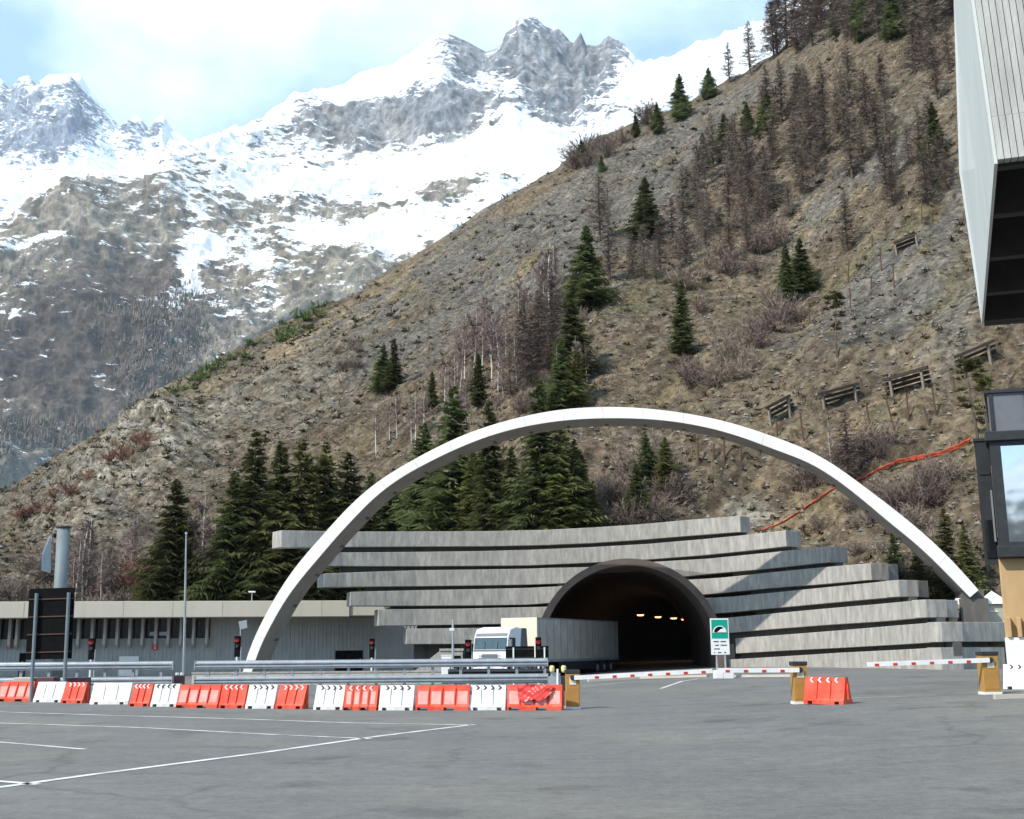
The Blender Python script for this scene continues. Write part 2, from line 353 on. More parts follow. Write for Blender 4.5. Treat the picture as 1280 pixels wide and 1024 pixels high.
# near hillside --------------------------------------------------------------
#        px    base y  base Y   crest y  crest Y
HILL = [(-900, 800, 100,  800, 135), (-500, 790, 100, 745, 150), (-200, 775, 100, 680, 165), (0, 768, 100, 612, 180), (100, 768, 100, 553, 188), (200, 768, 100, 492, 196),
        (300, 768, 100, 432, 208), (400, 768, 99, 377, 222), (480, 762, 96, 333, 234), (560, 730, 88, 291, 246), (620, 690, 82, 256, 255),
        (680, 676, 79, 217, 264), (760, 672, 79, 168, 276), (850, 668, 79, 133, 290), (900, 668, 78, 106, 297), (945, 676, 77, 84, 304), (1000, 690, 74.5, 40, 312),
        (1050, 712, 71, -5, 320), (1100, 732, 68, -50, 328), (1150, 746, 65.5, -95, 334), (1250, 768, 64, -180, 340), (1400, 790, 62, -290, 340), (1700, 805, 60, -420, 330), (2200, 815, 58, -500, 320)]
cx_ = np.concatenate([np.linspace(-900,-40,40), np.arange(-30,1300,2.6), np.linspace(1302,2200,40)])
NR = 300
sv = np.linspace(0, 1, NR)
X2, S2 = np.meshgrid(cx_, sv)
x = X2.ravel(); s = S2.ravel()
y0 = interp(x, HILL, 1); D0 = interp(x, HILL, 2); y1 = interp(x, HILL, 3); D1 = interp(x, HILL, 4)
# smooth the tables a little along x
A = rays_np(x, y0, D0); B = rays_np(x, y1, D1)
tpar = s*D0/((1-s)*D1 + s*D0)
pts = A + (B-A)*tpar[:,None]
py = y0 + s*(y1-y0)
hill_px, hill_py = x, py
nrm = np.array([-0.36,-0.55,0.76]); nrm /= np.linalg.norm(nrm)
e = np.array(P(940,84,304)) - np.array(P(0,612,180)); e /= np.linalg.norm(e)
pa = pts - e[None]*(pts@e)[:,None]*0.72          # stretched along the strike
fall = np.cross(nrm, e); pf = pts - fall[None]*(pts@fall)[:,None]*0.7
damp = sstep(0.0, 0.06, s)
cliff = blob(x, py, 150, 610, 85, 50, -38) + 0.8*blob(x, py, 215, 560, 40, 60, -30) + 0.5*blob(x, py, 330, 500, 90, 40, -35)
cliff = np.clip(cliff, 0, 1)
disp = 3.2*fbm(pts, 1/55., 3) + 1.5*fbm(pa, 1/14., 4, 0.55) + 1.25*fbm(pf, 1/10., 3) + 0.30*fbm(pts, 1/2.2, 3, 0.6)
disp += cliff*(2.6*fbm(pf, 1/11., 4, 0.55, ridged=True) + 0.9*fbm(pts, 1/3.5, 3, 0.6, ridged=True))
ridgebump = np.exp(-((1-s)/0.05)**2)
pts = pts + nrm[None]*(disp*damp*(1-0.5*ridgebump))[:,None]
# colours
G = lambda c: np.array(c)[None]
grass = G((0.135,0.107,0.076)); scree = G((0.132,0.121,0.107)); dgrass = G((0.235,0.178,0.11)); shrub = G((0.115,0.083,0.062)); pale = G((0.31,0.29,0.25)); green = G((0.09,0.083,0.045))
f1 = fbm(pa, 1/22., 4, 0.6); f2 = fbm(pa, 1/6., 4, 0.6, off=40.); f3 = fbm(pts, 1/3.0, 3, 0.6, off=90.)
def lerp(a, b, w): return a + (b-a)*w[:,None]
scree_reg = blob(x,py,560,370,300,75,-36) + blob(x,py,760,260,230,45,-36) + 0.8*blob(x,py,1150,400,160,110,-20) + 0.7*blob(x,py,820,430,70,50) + 0.9*blob(x,py,60,640,140,40,-38) + 0.6*blob(x,py,1000,250,200,80,-30)
scree_w = sstep(-0.25, 0.45, f1*0.8 + f2*0.45 + scree_reg*0.9 - 0.45)
c = lerp(np.repeat(grass, len(x), 0), scree, scree_w)
yel = sstep(0.15, 0.7, f2*0.7 + f1*0.3 + 0.75*blob(x,py,380,415,190,14,-34) + 0.5*blob(x,py,1060,540,200,90) + 0.35*blob(x,py,900,330,200,70,-30) + 0.4*blob(x,py,980,650,120,50) - 0.12)
c = lerp(c, dgrass, yel*0.75)
shr = sstep(0.25, 0.8, f3*0.5 + 0.9*blob(x,py,620,440,110,60,-35) + 0.7*blob(x,py,760,610,80,60) + 0.8*blob(x,py,210,690,80,60) + 0.6*blob(x,py,920,240,130,80,-30) + 0.8*blob(x,py,50,640,140,10,-38) + 0.6*blob(x,py,1090,600,120,40))
c = lerp(c, shrub, shr*0.7)
gr = sstep(0.35, 0.75, f2*0.8 + f3*0.4 + 0.8*blob(x,py,300,432,110,11,-35) + 0.35*blob(x,py,830,400,120,50) + 0.25*blob(x,py,1130,330,130,70))
c = lerp(c, green, gr*0.65)
c = lerp(c, pale, np.clip(cliff*1.1,0,1)*sstep(-0.5,0.4,f3*0.6+f2*0.4+0.15)*0.85)
c = lerp(c, pale*1.05, 0.8*np.clip(1.3*blob(x,py,935,640,26,14)-0.1,0,1))
c *= (1 + 0.18*f3)[:,None]
c = np.clip(c, 0.02, 0.6)
pts2 = pts.reshape(NR, len(cx_), 3); c2 = c.reshape(NR, len(cx_), 3)
back = []; bc = []
for k, (dy, dz) in enumerate([(6,-2),(25,-14),(70,-45),(160,-110)]):
    back.append(pts2[-1] + np.array([dy*0.35, dy, dz])[None]); bc.append(c2[-1])
pts_all = np.concatenate([pts2, np.array(back)], 0); c_all = np.concatenate([c2, np.array(bc)], 0)
hill_me = grid_mesh('hillside', pts_all.reshape(-1,3), NR+4, len(cx_), c_all.reshape(-1,3))
_pp = pts_all.reshape(-1,3); _sa = hill_me.attributes.new('Str','FLOAT_VECTOR','POINT'); _sa.data.foreach_set('vector', np.stack([_pp@e, _pp@fall, _pp@nrm],-1).astype(np.float32).ravel())
hillside = link_mesh('hillside', hill_me, M['hill'])
tag(hillside, 'steep brown and grey scree hillside above the tunnel portal', 'hillside', kind='structure')
_hq = pts2[::2, ::2]; nr_, nc_ = _hq.shape[:2]
_id = np.arange(nr_*nc_).reshape(nr_, nc_)
_q = np.stack([_id[:-1,:-1], _id[:-1,1:], _id[1:,1:], _id[1:,:-1]], -1).reshape(-1,4)
hill_bvh = BVHTree.FromPolygons([Vector(v) for v in _hq.reshape(-1,3).tolist()], _q.tolist())
def on_hill(px, py):
    h = hill_bvh.ray_cast(EYE, ray(px, py).normalized())
    return h[0]

# far mountains ----------------------------------------------------------------
def far_range(name, table, NRr, cxs, amp, colfn, snowfn, back_d, sky_amp=0.35, seed=0.0, pw=1.0):
    sv = np.linspace(0,1,NRr); X2, S2 = np.meshgrid(cxs, sv); x = X2.ravel(); s = S2.ravel()
    y0 = interp(x, table, 1); D0 = interp(x, table, 2); y1 = interp(x, table, 3); D1 = interp(x, table, 4)
    yy = y0 + (y1-y0)*s; tt = s**pw; tt = tt*D0/((1-tt)*D1 + tt*D0)
    p = rays_np(x, yy, D0 + (D1-D0)*tt)
    a = amp*(1-(1-sky_amp)*sstep(0.9,1.0,s))*sstep(0,0.06,s)
    d = a*(0.9*fbm(p, 1/900., 3, 0.5, off=seed) + 0.55*fbm(p*np.array([1,1,0.55]), 1/330., 4, 0.55, ridged=True, off=seed+3)-0.4 + 0.22*fbm(p, 1/90., 4, 0.6, ridged=True, off=seed+7))
    nv = np.array([-0.2,-0.75,0.6]); nv /= np.linalg.norm(nv)
    p = p + nv[None]*d[:,None]
    p3 = p.reshape(NRr, len(cxs), 3)
    dz = np.zeros_like(p3); dpx = np.gradient(p3, axis=1); dpy = np.gradient(p3, axis=0)
    nn = np.cross(dpx, dpy); nn /= np.linalg.norm(nn, axis=2)[:,:,None]+1e-9
    steep = 1-np.abs(nn[:,:,2]).ravel()
    C = colfn(x, yy, s, p, steep); S = snowfn(x, yy, s, p, steep)
    bk = [p3[-1] + np.array([0.0, back_d*k, -back_d*k*0.6])[None] for k in (0.15, 0.6, 1.5)]
    p4 = np.concatenate([p3, np.array(bk)], 0)
    C = np.concatenate([C.reshape(NRr,-1,3)] + [C.reshape(NRr,-1,3)[-1:]]*3, 0); S = np.concatenate([S.reshape(NRr,-1)] + [S.reshape(NRr,-1)[-1:]]*3, 0)
    me = grid_mesh(name, p4.reshape(-1,3), NRr+3, len(cxs), C.reshape(-1,3), S.ravel())
    return link_mesh(name, me, M['far']), p3

MID = [(-500,760,1700,470,2500),(-250,720,1750,400,2500),(-60,660,1800,330,2550),(0,640,1850,300,2600),(40,620,1900,281,2650),(80,600,1950,258,2700),(120,575,2000,240,2750),(180,545,2050,222,2850),(225,520,2100,197,2950),(265,495,2150,180,3050),
       (330,460,2250,158,3250),(380,430,2300,128,3350),(430,405,2350,108,3420),(455,390,2380,92,3450),(490,372,2420,84,3480),(515,360,2450,68,3500),(535,350,2460,52,3500),(560,335,2480,45,3500),(580,325,2490,52,3500),(608,310,2500,68,3500),(622,303,2500,64,3500),(638,297,2500,42,3500),(655,288,2520,28,3500),(675,280,2530,36,3500),(700,268,2550,48,3500),(722,255,2570,72,3500),(732,250,2580,60,3500),(738,247,2580,74,3500),(752,240,2590,76,3500),
       (766,230,2600,62,3500),(785,220,2620,72,3500),(800,215,2640,90,3520),(840,200,2680,82,3550),(880,180,2720,66,3560),(915,165,2760,56,3560),(960,150,2800,20,3560),(1100,100,2800,-60,3500),(1500,60,2700,-200,3300)]
mcx = np.concatenate([np.linspace(-500,-30,40), np.arange(-25,960,2.2), np.linspace(965,1500,30)])
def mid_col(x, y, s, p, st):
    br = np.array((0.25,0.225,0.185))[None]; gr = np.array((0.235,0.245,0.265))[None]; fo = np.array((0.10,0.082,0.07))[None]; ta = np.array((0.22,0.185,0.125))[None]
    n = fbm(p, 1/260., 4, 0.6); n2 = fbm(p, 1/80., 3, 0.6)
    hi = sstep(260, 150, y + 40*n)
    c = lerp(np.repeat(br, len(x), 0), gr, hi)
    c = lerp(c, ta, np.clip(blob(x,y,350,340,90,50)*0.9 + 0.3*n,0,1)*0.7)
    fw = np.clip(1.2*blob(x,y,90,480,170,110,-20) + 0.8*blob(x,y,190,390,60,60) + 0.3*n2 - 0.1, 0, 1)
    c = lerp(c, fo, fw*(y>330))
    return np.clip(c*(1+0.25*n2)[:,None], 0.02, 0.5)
def mid_snow(x, y, s, p, st):
    n = fbm(p*np.array([1,1,1.6]), 1/240., 5, 0.6, off=22.); n2 = fbm(p, 1/110., 4, 0.6, ridged=True, off=5.)
    bound = np.interp(x, [-300,0,60,130,200,260,330,400,460,520,700], [420,325,292,252,252,246,262,292,300,300,312])
    base = 0.43 + 0.47*np.tanh((bound - y)/38.)
    rock = (1.05*blob(x,y,470,180,105,26,-8) + 0.75*blob(x,y,560,170,60,30) + 1.15*blob(x,y,690,95,58,55,30) + 0.85*blob(x,y,565,62,50,16) + 0.9*blob(x,y,765,85,32,38) + 0.8*blob(x,y,600,100,45,45,40)
            + 0.9*blob(x,y,500,258,120,15,-4) + 0.55*blob(x,y,420,285,60,16) + 0.30*blob(x,y,300,225,120,30) + 0.25*blob(x,y,400,165,90,30) + 0.35*blob(x,y,690,180,70,24) + 0.5*blob(x,y,270,190,30,14) + 0.6*blob(x,y,720,140,60,30))
    snow = (0.30*blob(x,y,220,215,150,30,-14) + 0.25*blob(x,y,330,250,80,25) + 1.0*blob(x,y,240,375,13,62,16) + 0.9*blob(x,y,275,325,24,14) + 0.6*blob(x,y,60,345,60,8,-8) + 0.9*blob(x,y,440,300,90,18,6) + 0.55*blob(x,y,330,340,26,46,-30) + 0.4*blob(x,y,0,310,30,20)
            + 0.7*blob(x,y,620,215,90,22,-8) + 0.5*blob(x,y,640,130,30,20) + 0.35*blob(x,y,130,270,60,10,-10))
    return np.clip(base - 0.80*rock*(0.75+0.35*n2) + snow + 0.24*n + 0.12*n2 - 0.22*(st-0.45), -1, 2)
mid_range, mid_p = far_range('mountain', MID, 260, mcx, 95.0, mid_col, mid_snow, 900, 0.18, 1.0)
tag(mid_range, 'snowy rocky mountain rising behind the brown hillside', 'mountain', kind='structure')

FARR = [(-600,500,5200,160,6400),(-300,470,5200,60,6400),(-60,460,5200,80,6400),(0,450,5200,96,6400),(12,445,5200,112,6400),(24,440,5200,98,6400),(36,440,5200,95,6400),(45,436,5200,106,6400),(60,432,5200,95,6400),(85,425,5200,93,6400),(100,420,5200,92,6400),(112,415,5200,112,6400),(124,410,5200,128,6400),(140,405,5200,148,6400),(155,400,5200,166,6400),(163,398,5200,158,6400),(169,396,5200,144,6400),(178,392,5200,150,6400),(186,390,5200,162,6400),(196,386,5200,148,6400),(205,382,5200,143,6400),(213,380,5200,160,6400),(235,370,5200,176,6400),(270,360,5200,205,6400),(400,330,5200,230,6400),(900,320,5200,240,6400)]
fcx = np.concatenate([np.linspace(-600,-30,30), np.arange(-25,300,2.2), np.linspace(305,900,20)])
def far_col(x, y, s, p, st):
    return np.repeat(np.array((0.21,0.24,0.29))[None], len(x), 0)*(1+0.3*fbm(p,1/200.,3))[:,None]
def far_snow(x, y, s, p, st):
    n = fbm(p, 1/420., 5, 0.6, off=8.); n2 = fbm(p*np.array([1,1,.5]), 1/260., 4, 0.6, ridged=True, off=15.)
    rock = 0.6*blob(x,y,115,170,40,60,15) + 0.65*blob(x,y,20,140,40,50) + 0.5*blob(x,y,185,170,30,30) + 0.5*blob(x,y,60,200,60,30)
    return np.clip(1.0 - rock*(0.6+0.4*n2) + 0.3*n - 0.5*(st-0.5), -1, 2)
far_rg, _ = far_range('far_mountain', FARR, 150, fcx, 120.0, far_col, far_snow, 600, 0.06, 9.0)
tag(far_rg, 'pale blue snow peaks far off behind the rocky mountain', 'mountain', kind='structure')

# mountains behind the viewer (seen only as a reflection in the cabin windows)
th = np.linspace(R(120), R(420), 220); rows = np.linspace(0,1,36)
T2, S2 = np.meshgrid(th, rows); a_ = T2.ravel(); s_ = S2.ravel()
dirn = np.stack([np.cos(a_), np.sin(a_), np.zeros_like(a_)], -1)
side = sstep(R(180), R(215), a_)*sstep(R(360), R(330), a_)
rad = 1500 + 1700*s_; hgt = (400*s_**1.1)*(0.75+0.4*fbm(dirn*3, 1.0, 4)) * (0.15+0.85*side)
pb = dirn*rad[:,None]; pb[:,2] = hgt
pb[:,2] += 70*s_*fbm(pb, 1/200., 4, 0.6, ridged=True)*(0.15+0.85*side) - 6
snb = np.clip((hgt-170)/120.+0.3*fbm(pb,1/150.,3), -1, 2)
cb = np.repeat(np.array((0.12,0.11,0.09))[None], len(a_), 0)
bm_ = link_mesh('valley_mountain', grid_mesh('valley_mountain', pb, 36, 220, cb, snb), M['far'])
tag(bm_, 'mountain ring on the other side of the valley', 'mountain', kind='structure')

# ------------------------------------------------------------------ painted lines and the kerb (children of the ground)
def strip(pts_px, w, name='painted_line', mt='line_paint', lift=0.006, px=True):
    p = [PG(*q) for q in pts_px] if px else [Vector(q) for q in pts_px]
    fine = [p[0]]
    for a, b in zip(p, p[1:]):
        n = max(1, int((b-a).length/1.2))
        for k in range(1, n+1): fine.append(a + (b-a)*k/n)
    vs = []; fs = []
    for i, q in enumerate(fine):
        d = (fine[min(i+1,len(fine)-1)] - fine[max(i-1,0)]); d.z = 0; d.normalize(); sd = Vector((-d.y, d.x, 0))*w/2
        for t_ in (sd, -sd):
            r_ = q + t_; vs.append((r_.x, r_.y, ground_z(r_.x)+lift))
        if i: fs.append((2*i-2, 2*i-1, 2*i+1, 2*i))
    mb = MB(); mb.add(vs, fs); return mb.build(name, M[mt], ground)
strip([(-40,990),(120,968),(330,941),(470,921),(592,906)], 0.15)
strip([(-40,889),(0,890),(120,894),(300,899),(440,904),(590,906.5)], 0.13)
strip([(-40,903),(60,906),(180,910),(330,918),(464,924)], 0.12)
strip([(-40,926),(0,928),(60,933),(106,937)], 0.12)
strip([(-40,975),(0,977),(48,981)], 0.12)
strip([(826,861),(838,857),(852,852),(872,849)], 0.16, lift=0.010)
strip([(1062,873),(1100,871.5),(1152,870)], 0.05)
strip([(728,858),(780,853),(880,848),(960,846)], 0.10)

# ------------------------------------------------------------------ tunnel portal
DEP = [(330,70.0),(352,70.4),(420,72.6),(520,74.2),(640,75.2),(760,75.2),(860,74.2),(920,72.8),(1000,69.5),(1080,64.9),(1180,58.4),(1260,54)]
def dep(x): return float(np.interp(x, [d[0] for d in DEP], [d[1] for d in DEP]))
BEAMS = [
 dict(p=[(352,663,684),(430,664.5,684),(500,664.5,683.5),(610,664,683),(680,662.5,681.5),(740,659.5,679),(800,655.5,675),(860,650,670),(925,645,665)], l=341, r=937, nx=388),
 dict(p=[(400,691,707.5),(460,690.5,708),(520,690,708),(600,689,707.5),(660,687.5,707),(740,684,703.5),(810,680,699.5),(880,674,694),(930,669,689),(982,663,683)], l=388, r=1001, nx=405),
 dict(p=[(405,717,734),(460,715,733.5),(520,713,733),(600,712,732),(660,711,731),(715,709,729)], cut=-1, nx=438),
 dict(p=[(845,703,722),(885,698.5,717.5),(960,691,711),(1035,683,703)], r=1059, cut=1),
 dict(p=[(438,740,757.5),(520,738,757.5),(600,736.5,757),(660,735,756),(699,732.5,753.5)], cut=-1, nx=473),
 dict(p=[(876,725,744),(960,716,735.5),(1020,710,731),(1088,704,725)], r=1122, cut=1),
 dict(p=[(473,762,782.5),(580,761,781),(640,759.5,780),(681,758.5,778.5)], cut=-1, nx=508),
 dict(p=[(893,748,767.5),(960,741.5,761),(1050,732.5,752.5),(1123,725,746)], r=1160, ry=(727,746), cut=1),
 dict(p=[(508,786,805.5),(600,785,805),(674,783,803)], nx=560),
 dict(p=[(902,773,792),(960,767.5,787),(1030,761,781.5),(1100,755,777),(1157,749.5,772)], r=1197, ry=(748,771)),
 dict(p=[(919,798,817),(980,793.5,813.5),(1050,788,810),(1120,782,806),(1176,777.5,802.5)], r=1255, ry=(774,799)),
 dict(p=[(905,825,841.5),(980,820.5,842),(1050,816,842),(1120,812.5,842),(1176,809.5,842)], r=1255, ry=(805,839)),
]
portal = empty('tunnel_portal', (P(785,842,74).x, 74, 0))
tag(portal, 'stepped concrete tunnel portal of long stacked curved beams', 'tunnel portal')
pinv = Matrix.Translation(-Vector(portal.location))
def ribbon(tops, bots, depth, jit=0):
    mb = MB(); n = len(tops); vs = []
    for i in range(n):
        a = tops[max(i-1,0)]; b = tops[min(i+1,n-1)]; d = (b-a); d.z = 0; d.normalize(); nb = Vector((-d.y, d.x, 0))
        if nb.y < 0: nb = -nb
        for q in (tops[i], bots[i], bots[i]+nb*depth, tops[i]+nb*depth): vs.append(pinv @ q)
    fs = [(0,1,2,3)] + [tuple(range(4*n-4, 4*n))[::-1]]
    for i in range(n-1):
        for k in range(4):
            a = 4*i+k; b = 4*i+(k+1)%4; fs.append((a, b, b+4, a+4))
    mb.add(vs, fs); return mb
def inward(tops):
    out = []; n = len(tops)
    for i in range(n):
        d = tops[min(i+1,n-1)]-tops[max(i-1,0)]; d.z = 0; d.normalize(); nb = Vector((-d.y,d.x,0)); out.append(nb if nb.y > 0 else -nb)
    return out
def dense(p, step=22):
    out = []
    for a, b in zip(p, p[1:]):
        k = max(1, int(abs(b[0]-a[0])/step))
        for i in range(k): out.append(tuple(a[j]+(b[j]-a[j])*i/k for j in range(3)))
    return out + [p[-1]]
for B_ in BEAMS:
    p = dense(B_['p']); tops = [P(x,t_,dep(x)) for x,t_,b_ in p]; bots = [P(x,b_,dep(x)) for x,t_,b_ in p]
    for t_, b_ in zip(tops, bots): b_.x, b_.y = t_.x, t_.y
    if 'cut' in B_:      # ends follow the curve of the tunnel ring
        e_ = -1 if B_['cut'] < 0 else 0; yt_, yb_ = p[e_][1], p[e_][2]
        for lst, yy in ((tops, yt_), (bots, yb_)):
            xx = 785 + B_['cut']*math.sqrt(max(112.0**2-(817-yy)**2, 0)); v = P(xx, yy, dep(xx)); v.z = lst[e_].z; lst[e_] = v
    ribbon(tops, bots, 1.25).build('beam', M['concrete'], portal, bevel=0.025)
    # recess strip below, set back; dark concrete puts slot shade into the colour
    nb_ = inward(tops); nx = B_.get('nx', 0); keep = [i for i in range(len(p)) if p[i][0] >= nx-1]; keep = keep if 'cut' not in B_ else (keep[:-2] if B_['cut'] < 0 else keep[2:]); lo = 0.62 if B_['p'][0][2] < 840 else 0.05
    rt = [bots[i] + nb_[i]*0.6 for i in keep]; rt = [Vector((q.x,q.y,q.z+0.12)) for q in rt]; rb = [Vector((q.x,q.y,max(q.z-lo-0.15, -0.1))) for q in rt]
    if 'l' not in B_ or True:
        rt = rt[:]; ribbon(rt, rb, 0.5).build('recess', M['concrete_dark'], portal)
    if 'r' in B_:
        x1, t1, b1 = p[-1]; xr = B_['r']; w = (xr-x1)
        D1 = dep(x1); Dr = D1 + w/F_PX*D1*0.6 + 0.25
        yt, yb = B_.get('ry', (t1+(0.5 if w<40 else 0), b1+0.5))
        q = [tops[-1], P(xr,yt,Dr)]; qb = [bots[-1], P(xr,yb,Dr)]
        q[1].z = tops[-1].z; qb[1].z = bots[-1].z
        qb[1].x, qb[1].y = q[1].x, q[1].y
        d = (q[1]-q[0]).normalized()*0.0
        ribbon(q, qb, 0.9).build('beam_return', M['concrete'], portal, bevel=0.02)
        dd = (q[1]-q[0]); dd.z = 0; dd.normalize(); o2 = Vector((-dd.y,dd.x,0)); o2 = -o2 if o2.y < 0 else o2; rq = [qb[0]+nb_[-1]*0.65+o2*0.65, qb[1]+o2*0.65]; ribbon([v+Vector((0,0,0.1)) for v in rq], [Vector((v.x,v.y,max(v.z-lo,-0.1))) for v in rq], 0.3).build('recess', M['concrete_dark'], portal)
    if 'l' in B_:
        x1, t1, b1 = p[0]; xl = B_['l']; w = x1-xl; D1 = dep(x1)
        q = [P(xl,t1+1,D1+1.1), tops[0]]; qb = [P(xl,b1+1,D1+1.1), bots[0]]
        q[0].z = tops[0].z; qb[0].z = bots[0].z; qb[0].x, qb[0].y = q[0].x, q[0].y
        ribbon(q, qb, 0.6).build('beam_return', M['concrete'], portal, bevel=0.02)
# solid backing behind the two wings so no daylight shows through the slots
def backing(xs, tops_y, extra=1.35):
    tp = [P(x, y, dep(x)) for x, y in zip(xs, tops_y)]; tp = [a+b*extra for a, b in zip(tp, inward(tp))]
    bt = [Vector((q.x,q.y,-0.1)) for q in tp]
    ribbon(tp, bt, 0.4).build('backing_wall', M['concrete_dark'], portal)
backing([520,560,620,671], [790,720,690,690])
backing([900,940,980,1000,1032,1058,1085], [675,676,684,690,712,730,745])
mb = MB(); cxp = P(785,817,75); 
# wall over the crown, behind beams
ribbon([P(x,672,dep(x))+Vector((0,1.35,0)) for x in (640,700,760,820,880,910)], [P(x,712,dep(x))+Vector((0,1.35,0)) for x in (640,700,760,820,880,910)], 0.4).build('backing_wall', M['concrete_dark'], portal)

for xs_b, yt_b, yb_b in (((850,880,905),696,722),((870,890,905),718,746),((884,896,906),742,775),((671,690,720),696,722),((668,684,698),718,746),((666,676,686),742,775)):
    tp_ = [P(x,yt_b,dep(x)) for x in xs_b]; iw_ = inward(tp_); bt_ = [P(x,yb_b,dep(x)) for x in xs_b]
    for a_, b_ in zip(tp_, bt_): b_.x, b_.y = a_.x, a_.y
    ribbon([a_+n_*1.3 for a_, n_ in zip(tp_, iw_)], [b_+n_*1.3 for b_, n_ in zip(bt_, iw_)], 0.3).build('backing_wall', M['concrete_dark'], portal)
# tunnel ring and bore
CX, CZ, RO, RI, TY = P(785,817,74).x, P(785,817,74).z, 5.80, 5.38, 72.6
def arch_pts(r, n=40, low=-0.2):
    pts_ = [(-r, low)] + [(-r*math.cos(math.pi*k/n), CZ + r*math.sin(math.pi*k/n)) for k in range(n+1)] + [(r, low)]
    return pts_
lx, ly, lz = portal.location
oa = arch_pts(RO); ia = arch_pts(RI); n = len(oa); vs = []; fs = []
for yy in (TY, TY+3.2):
    vs += [(CX+a-lx, yy-ly, b) for a, b in oa] + [(CX+a-lx, yy-ly, b) for a, b in ia]
for i in range(n-1):
    fs += [(i,i+1,n+i+1,n+i), (2*n+i,3*n+i,3*n+i+1,2*n+i+1), (i,2*n+i,2*n+i+1,i+1), (n+i,n+i+1,3*n+i+1,3*n+i)]
mb = MB(); mb.add(vs, fs); mb.build('tunnel_ring', M['concrete_brown'], portal)
# bore: swept along a path that bends to the right
path = []; pos = Vector((CX, TY+3.0, 0)); ang = R(2)
for k in range(34):
    path.append((pos.copy(), ang)); pos += Vector((math.sin(ang), math.cos(ang), 0))*4; ang += R(1.6)
vs = []; fs = []; ia2 = arch_pts(RI+0.02, 28); n2 = len(ia2)
for q, a in path:
    sd = Vector((math.cos(a), -math.sin(a), 0))
    for u_, w_ in ia2: vs.append((q.x+sd.x*u_-lx, q.y+sd.y*u_-ly, w_))
for i in range(len(path)-1):
    for k in range(n2-1): a = i*n2+k; fs.append((a,a+1,a+1+n2,a+n2))
fs.append(tuple(range((len(path)-1)*n2, len(path)*n2)))
mb = MB(); mb.add(vs, fs); mb.build('tunnel_bore', mat('sooty_tunnel_wall', (0.07,0.048,0.035), 0.85, var=0.3, scale=0.6), portal)
road = MB(); vs = []; fs = []
for i, (q, a) in enumerate(path):
    sd = Vector((math.cos(a), -math.sin(a), 0))
    vs += [(q.x-sd.x*5.3-lx, q.y-sd.y*5.3-ly, 0.012), (q.x+sd.x*5.3-lx, q.y+sd.y*5.3-ly, 0.012)]
    if i: fs.append((2*i-2,2*i-1,2*i+1,2*i))
road.add(vs, fs); tr = road.build('tunnel_roadway', mat('tunnel_asphalt', (0.07,0.065,0.06), 0.8), portal)
ordn = ['first', 'second', 'third', 'fourth', 'fifth']
for i, (x, y, D) in enumerate([(800.5,768.5,104),(822.5,771,108),(842,772.5,110),(855.5,774,112),(867,775,110)]):
    q = P(x, y, D); t = empty('tunnel_lamp', q, R(-14))
    MB().prism([(-0.30,0.0),(-0.22,-0.10),(0.22,-0.10),(0.30,0.0)], 'y', -0.12, 0.12).build('lens', M['tunnel_lamp'], t)
    MB().box(-0.36,0.36,-0.16,0.16,0.003,0.12).build('housing', M['dark_metal'], t)
    MB().bar((0,0,0.12),(0,0,1.1),0.05).build('hanger', M['dark_metal'], t)
    ld = bpy.data.lights.new('sodium_light', 'POINT'); ld.energy = 14; ld.color = (1.0,0.5,0.18); ld.shadow_soft_size = 0.15
    lo_ = bpy.data.objects.new('sodium_light', ld); col.objects.link(lo_); lo_.parent = t; lo_.location = (0,0,-0.3)
    tag(t, 'glowing orange lamp inside the tunnel, %s of five from the trailer side' % ordn[i], 'lamp', 'lamps lit in the tunnel')

# ------------------------------------------------------------------ great white arch
OUT = [(303,842),(305.7,828),(315,802),(332,768),(342,749),(366,712),(391.5,682),(412,659.5),(433,635.5),(466,605.6),(499.6,584),(532.8,565.8),(566,549),(599,536),(632,526),(665.6,517.6),(698.8,512),(732,509),(780,508.5),(815.7,511),(845,514.7),(889,522),(933,533.8),(962,544),(1011,562),(1046,582.5),(1081,609),(1116,635),(1151.5,664),(1177,687),(1202.5,713.7),(1223.4,737.8)]
INN = [(313,846),(316,832),(327,803),(345,770),(354,753),(377,722),(401,694.6),(422,669.5),(437,653.5),(468,621),(499.6,597.5),(533,579),(566,563),(599,549),(632,538.5),(665.6,531),(699,526),(732,523.2),(780,522.6),(815,524),(845,527),(889,535),(933,548),(962,560),(1011,577),(1046,599),(1081,626.5),(1116,657),(1141.6,676),(1167,700),(1192.4,725.8),(1212.7,746.7)]
A0 = P(308,846,68.0); adir = Vector((math.cos(R(10)), -math.sin(R(10)), 0)); anrm = Vector((math.sin(R(10)), math.cos(R(10)), 0))
def on_arch_plane(x, y):
    d = ray(x, y); k = (A0-EYE).dot(anrm)/d.dot(anrm); return EYE + d*k
def resample(poly, n):
    p = [Vector(q) for q in poly]; L_ = [0]
    for a, b in zip(p, p[1:]): L_.append(L_[-1]+(b-a).length)
    out = []
    for k in range(n):
        t_ = L_[-1]*k/(n-1); i = min(max(int(np.searchsorted(L_, t_))-1, 0), len(p)-2); f = (t_-L_[i])/(L_[i+1]-L_[i]); out.append(p[i]+(p[i+1]-p[i])*f)
    return out
def smooth3(p, it=6):
    for _ in range(it): p = [p[0]] + [(p[i-1]+p[i]*2+p[i+1])/4 for i in range(1,len(p)-1)] + [p[-1]]
    return p
NS = 22; SUB = 5; NP = NS*SUB+1
op = smooth3(resample([on_arch_plane(*q) for q in OUT], NP)); ip = smooth3(resample([on_arch_plane(*q) for q in INN], NP))
arch = empty('white_arch', (A0.x, A0.y, 0)); tag(arch, 'huge slender white arch spanning in front of the tunnel portal', 'arch')
ai = Matrix.Translation(-Vector(arch.location))
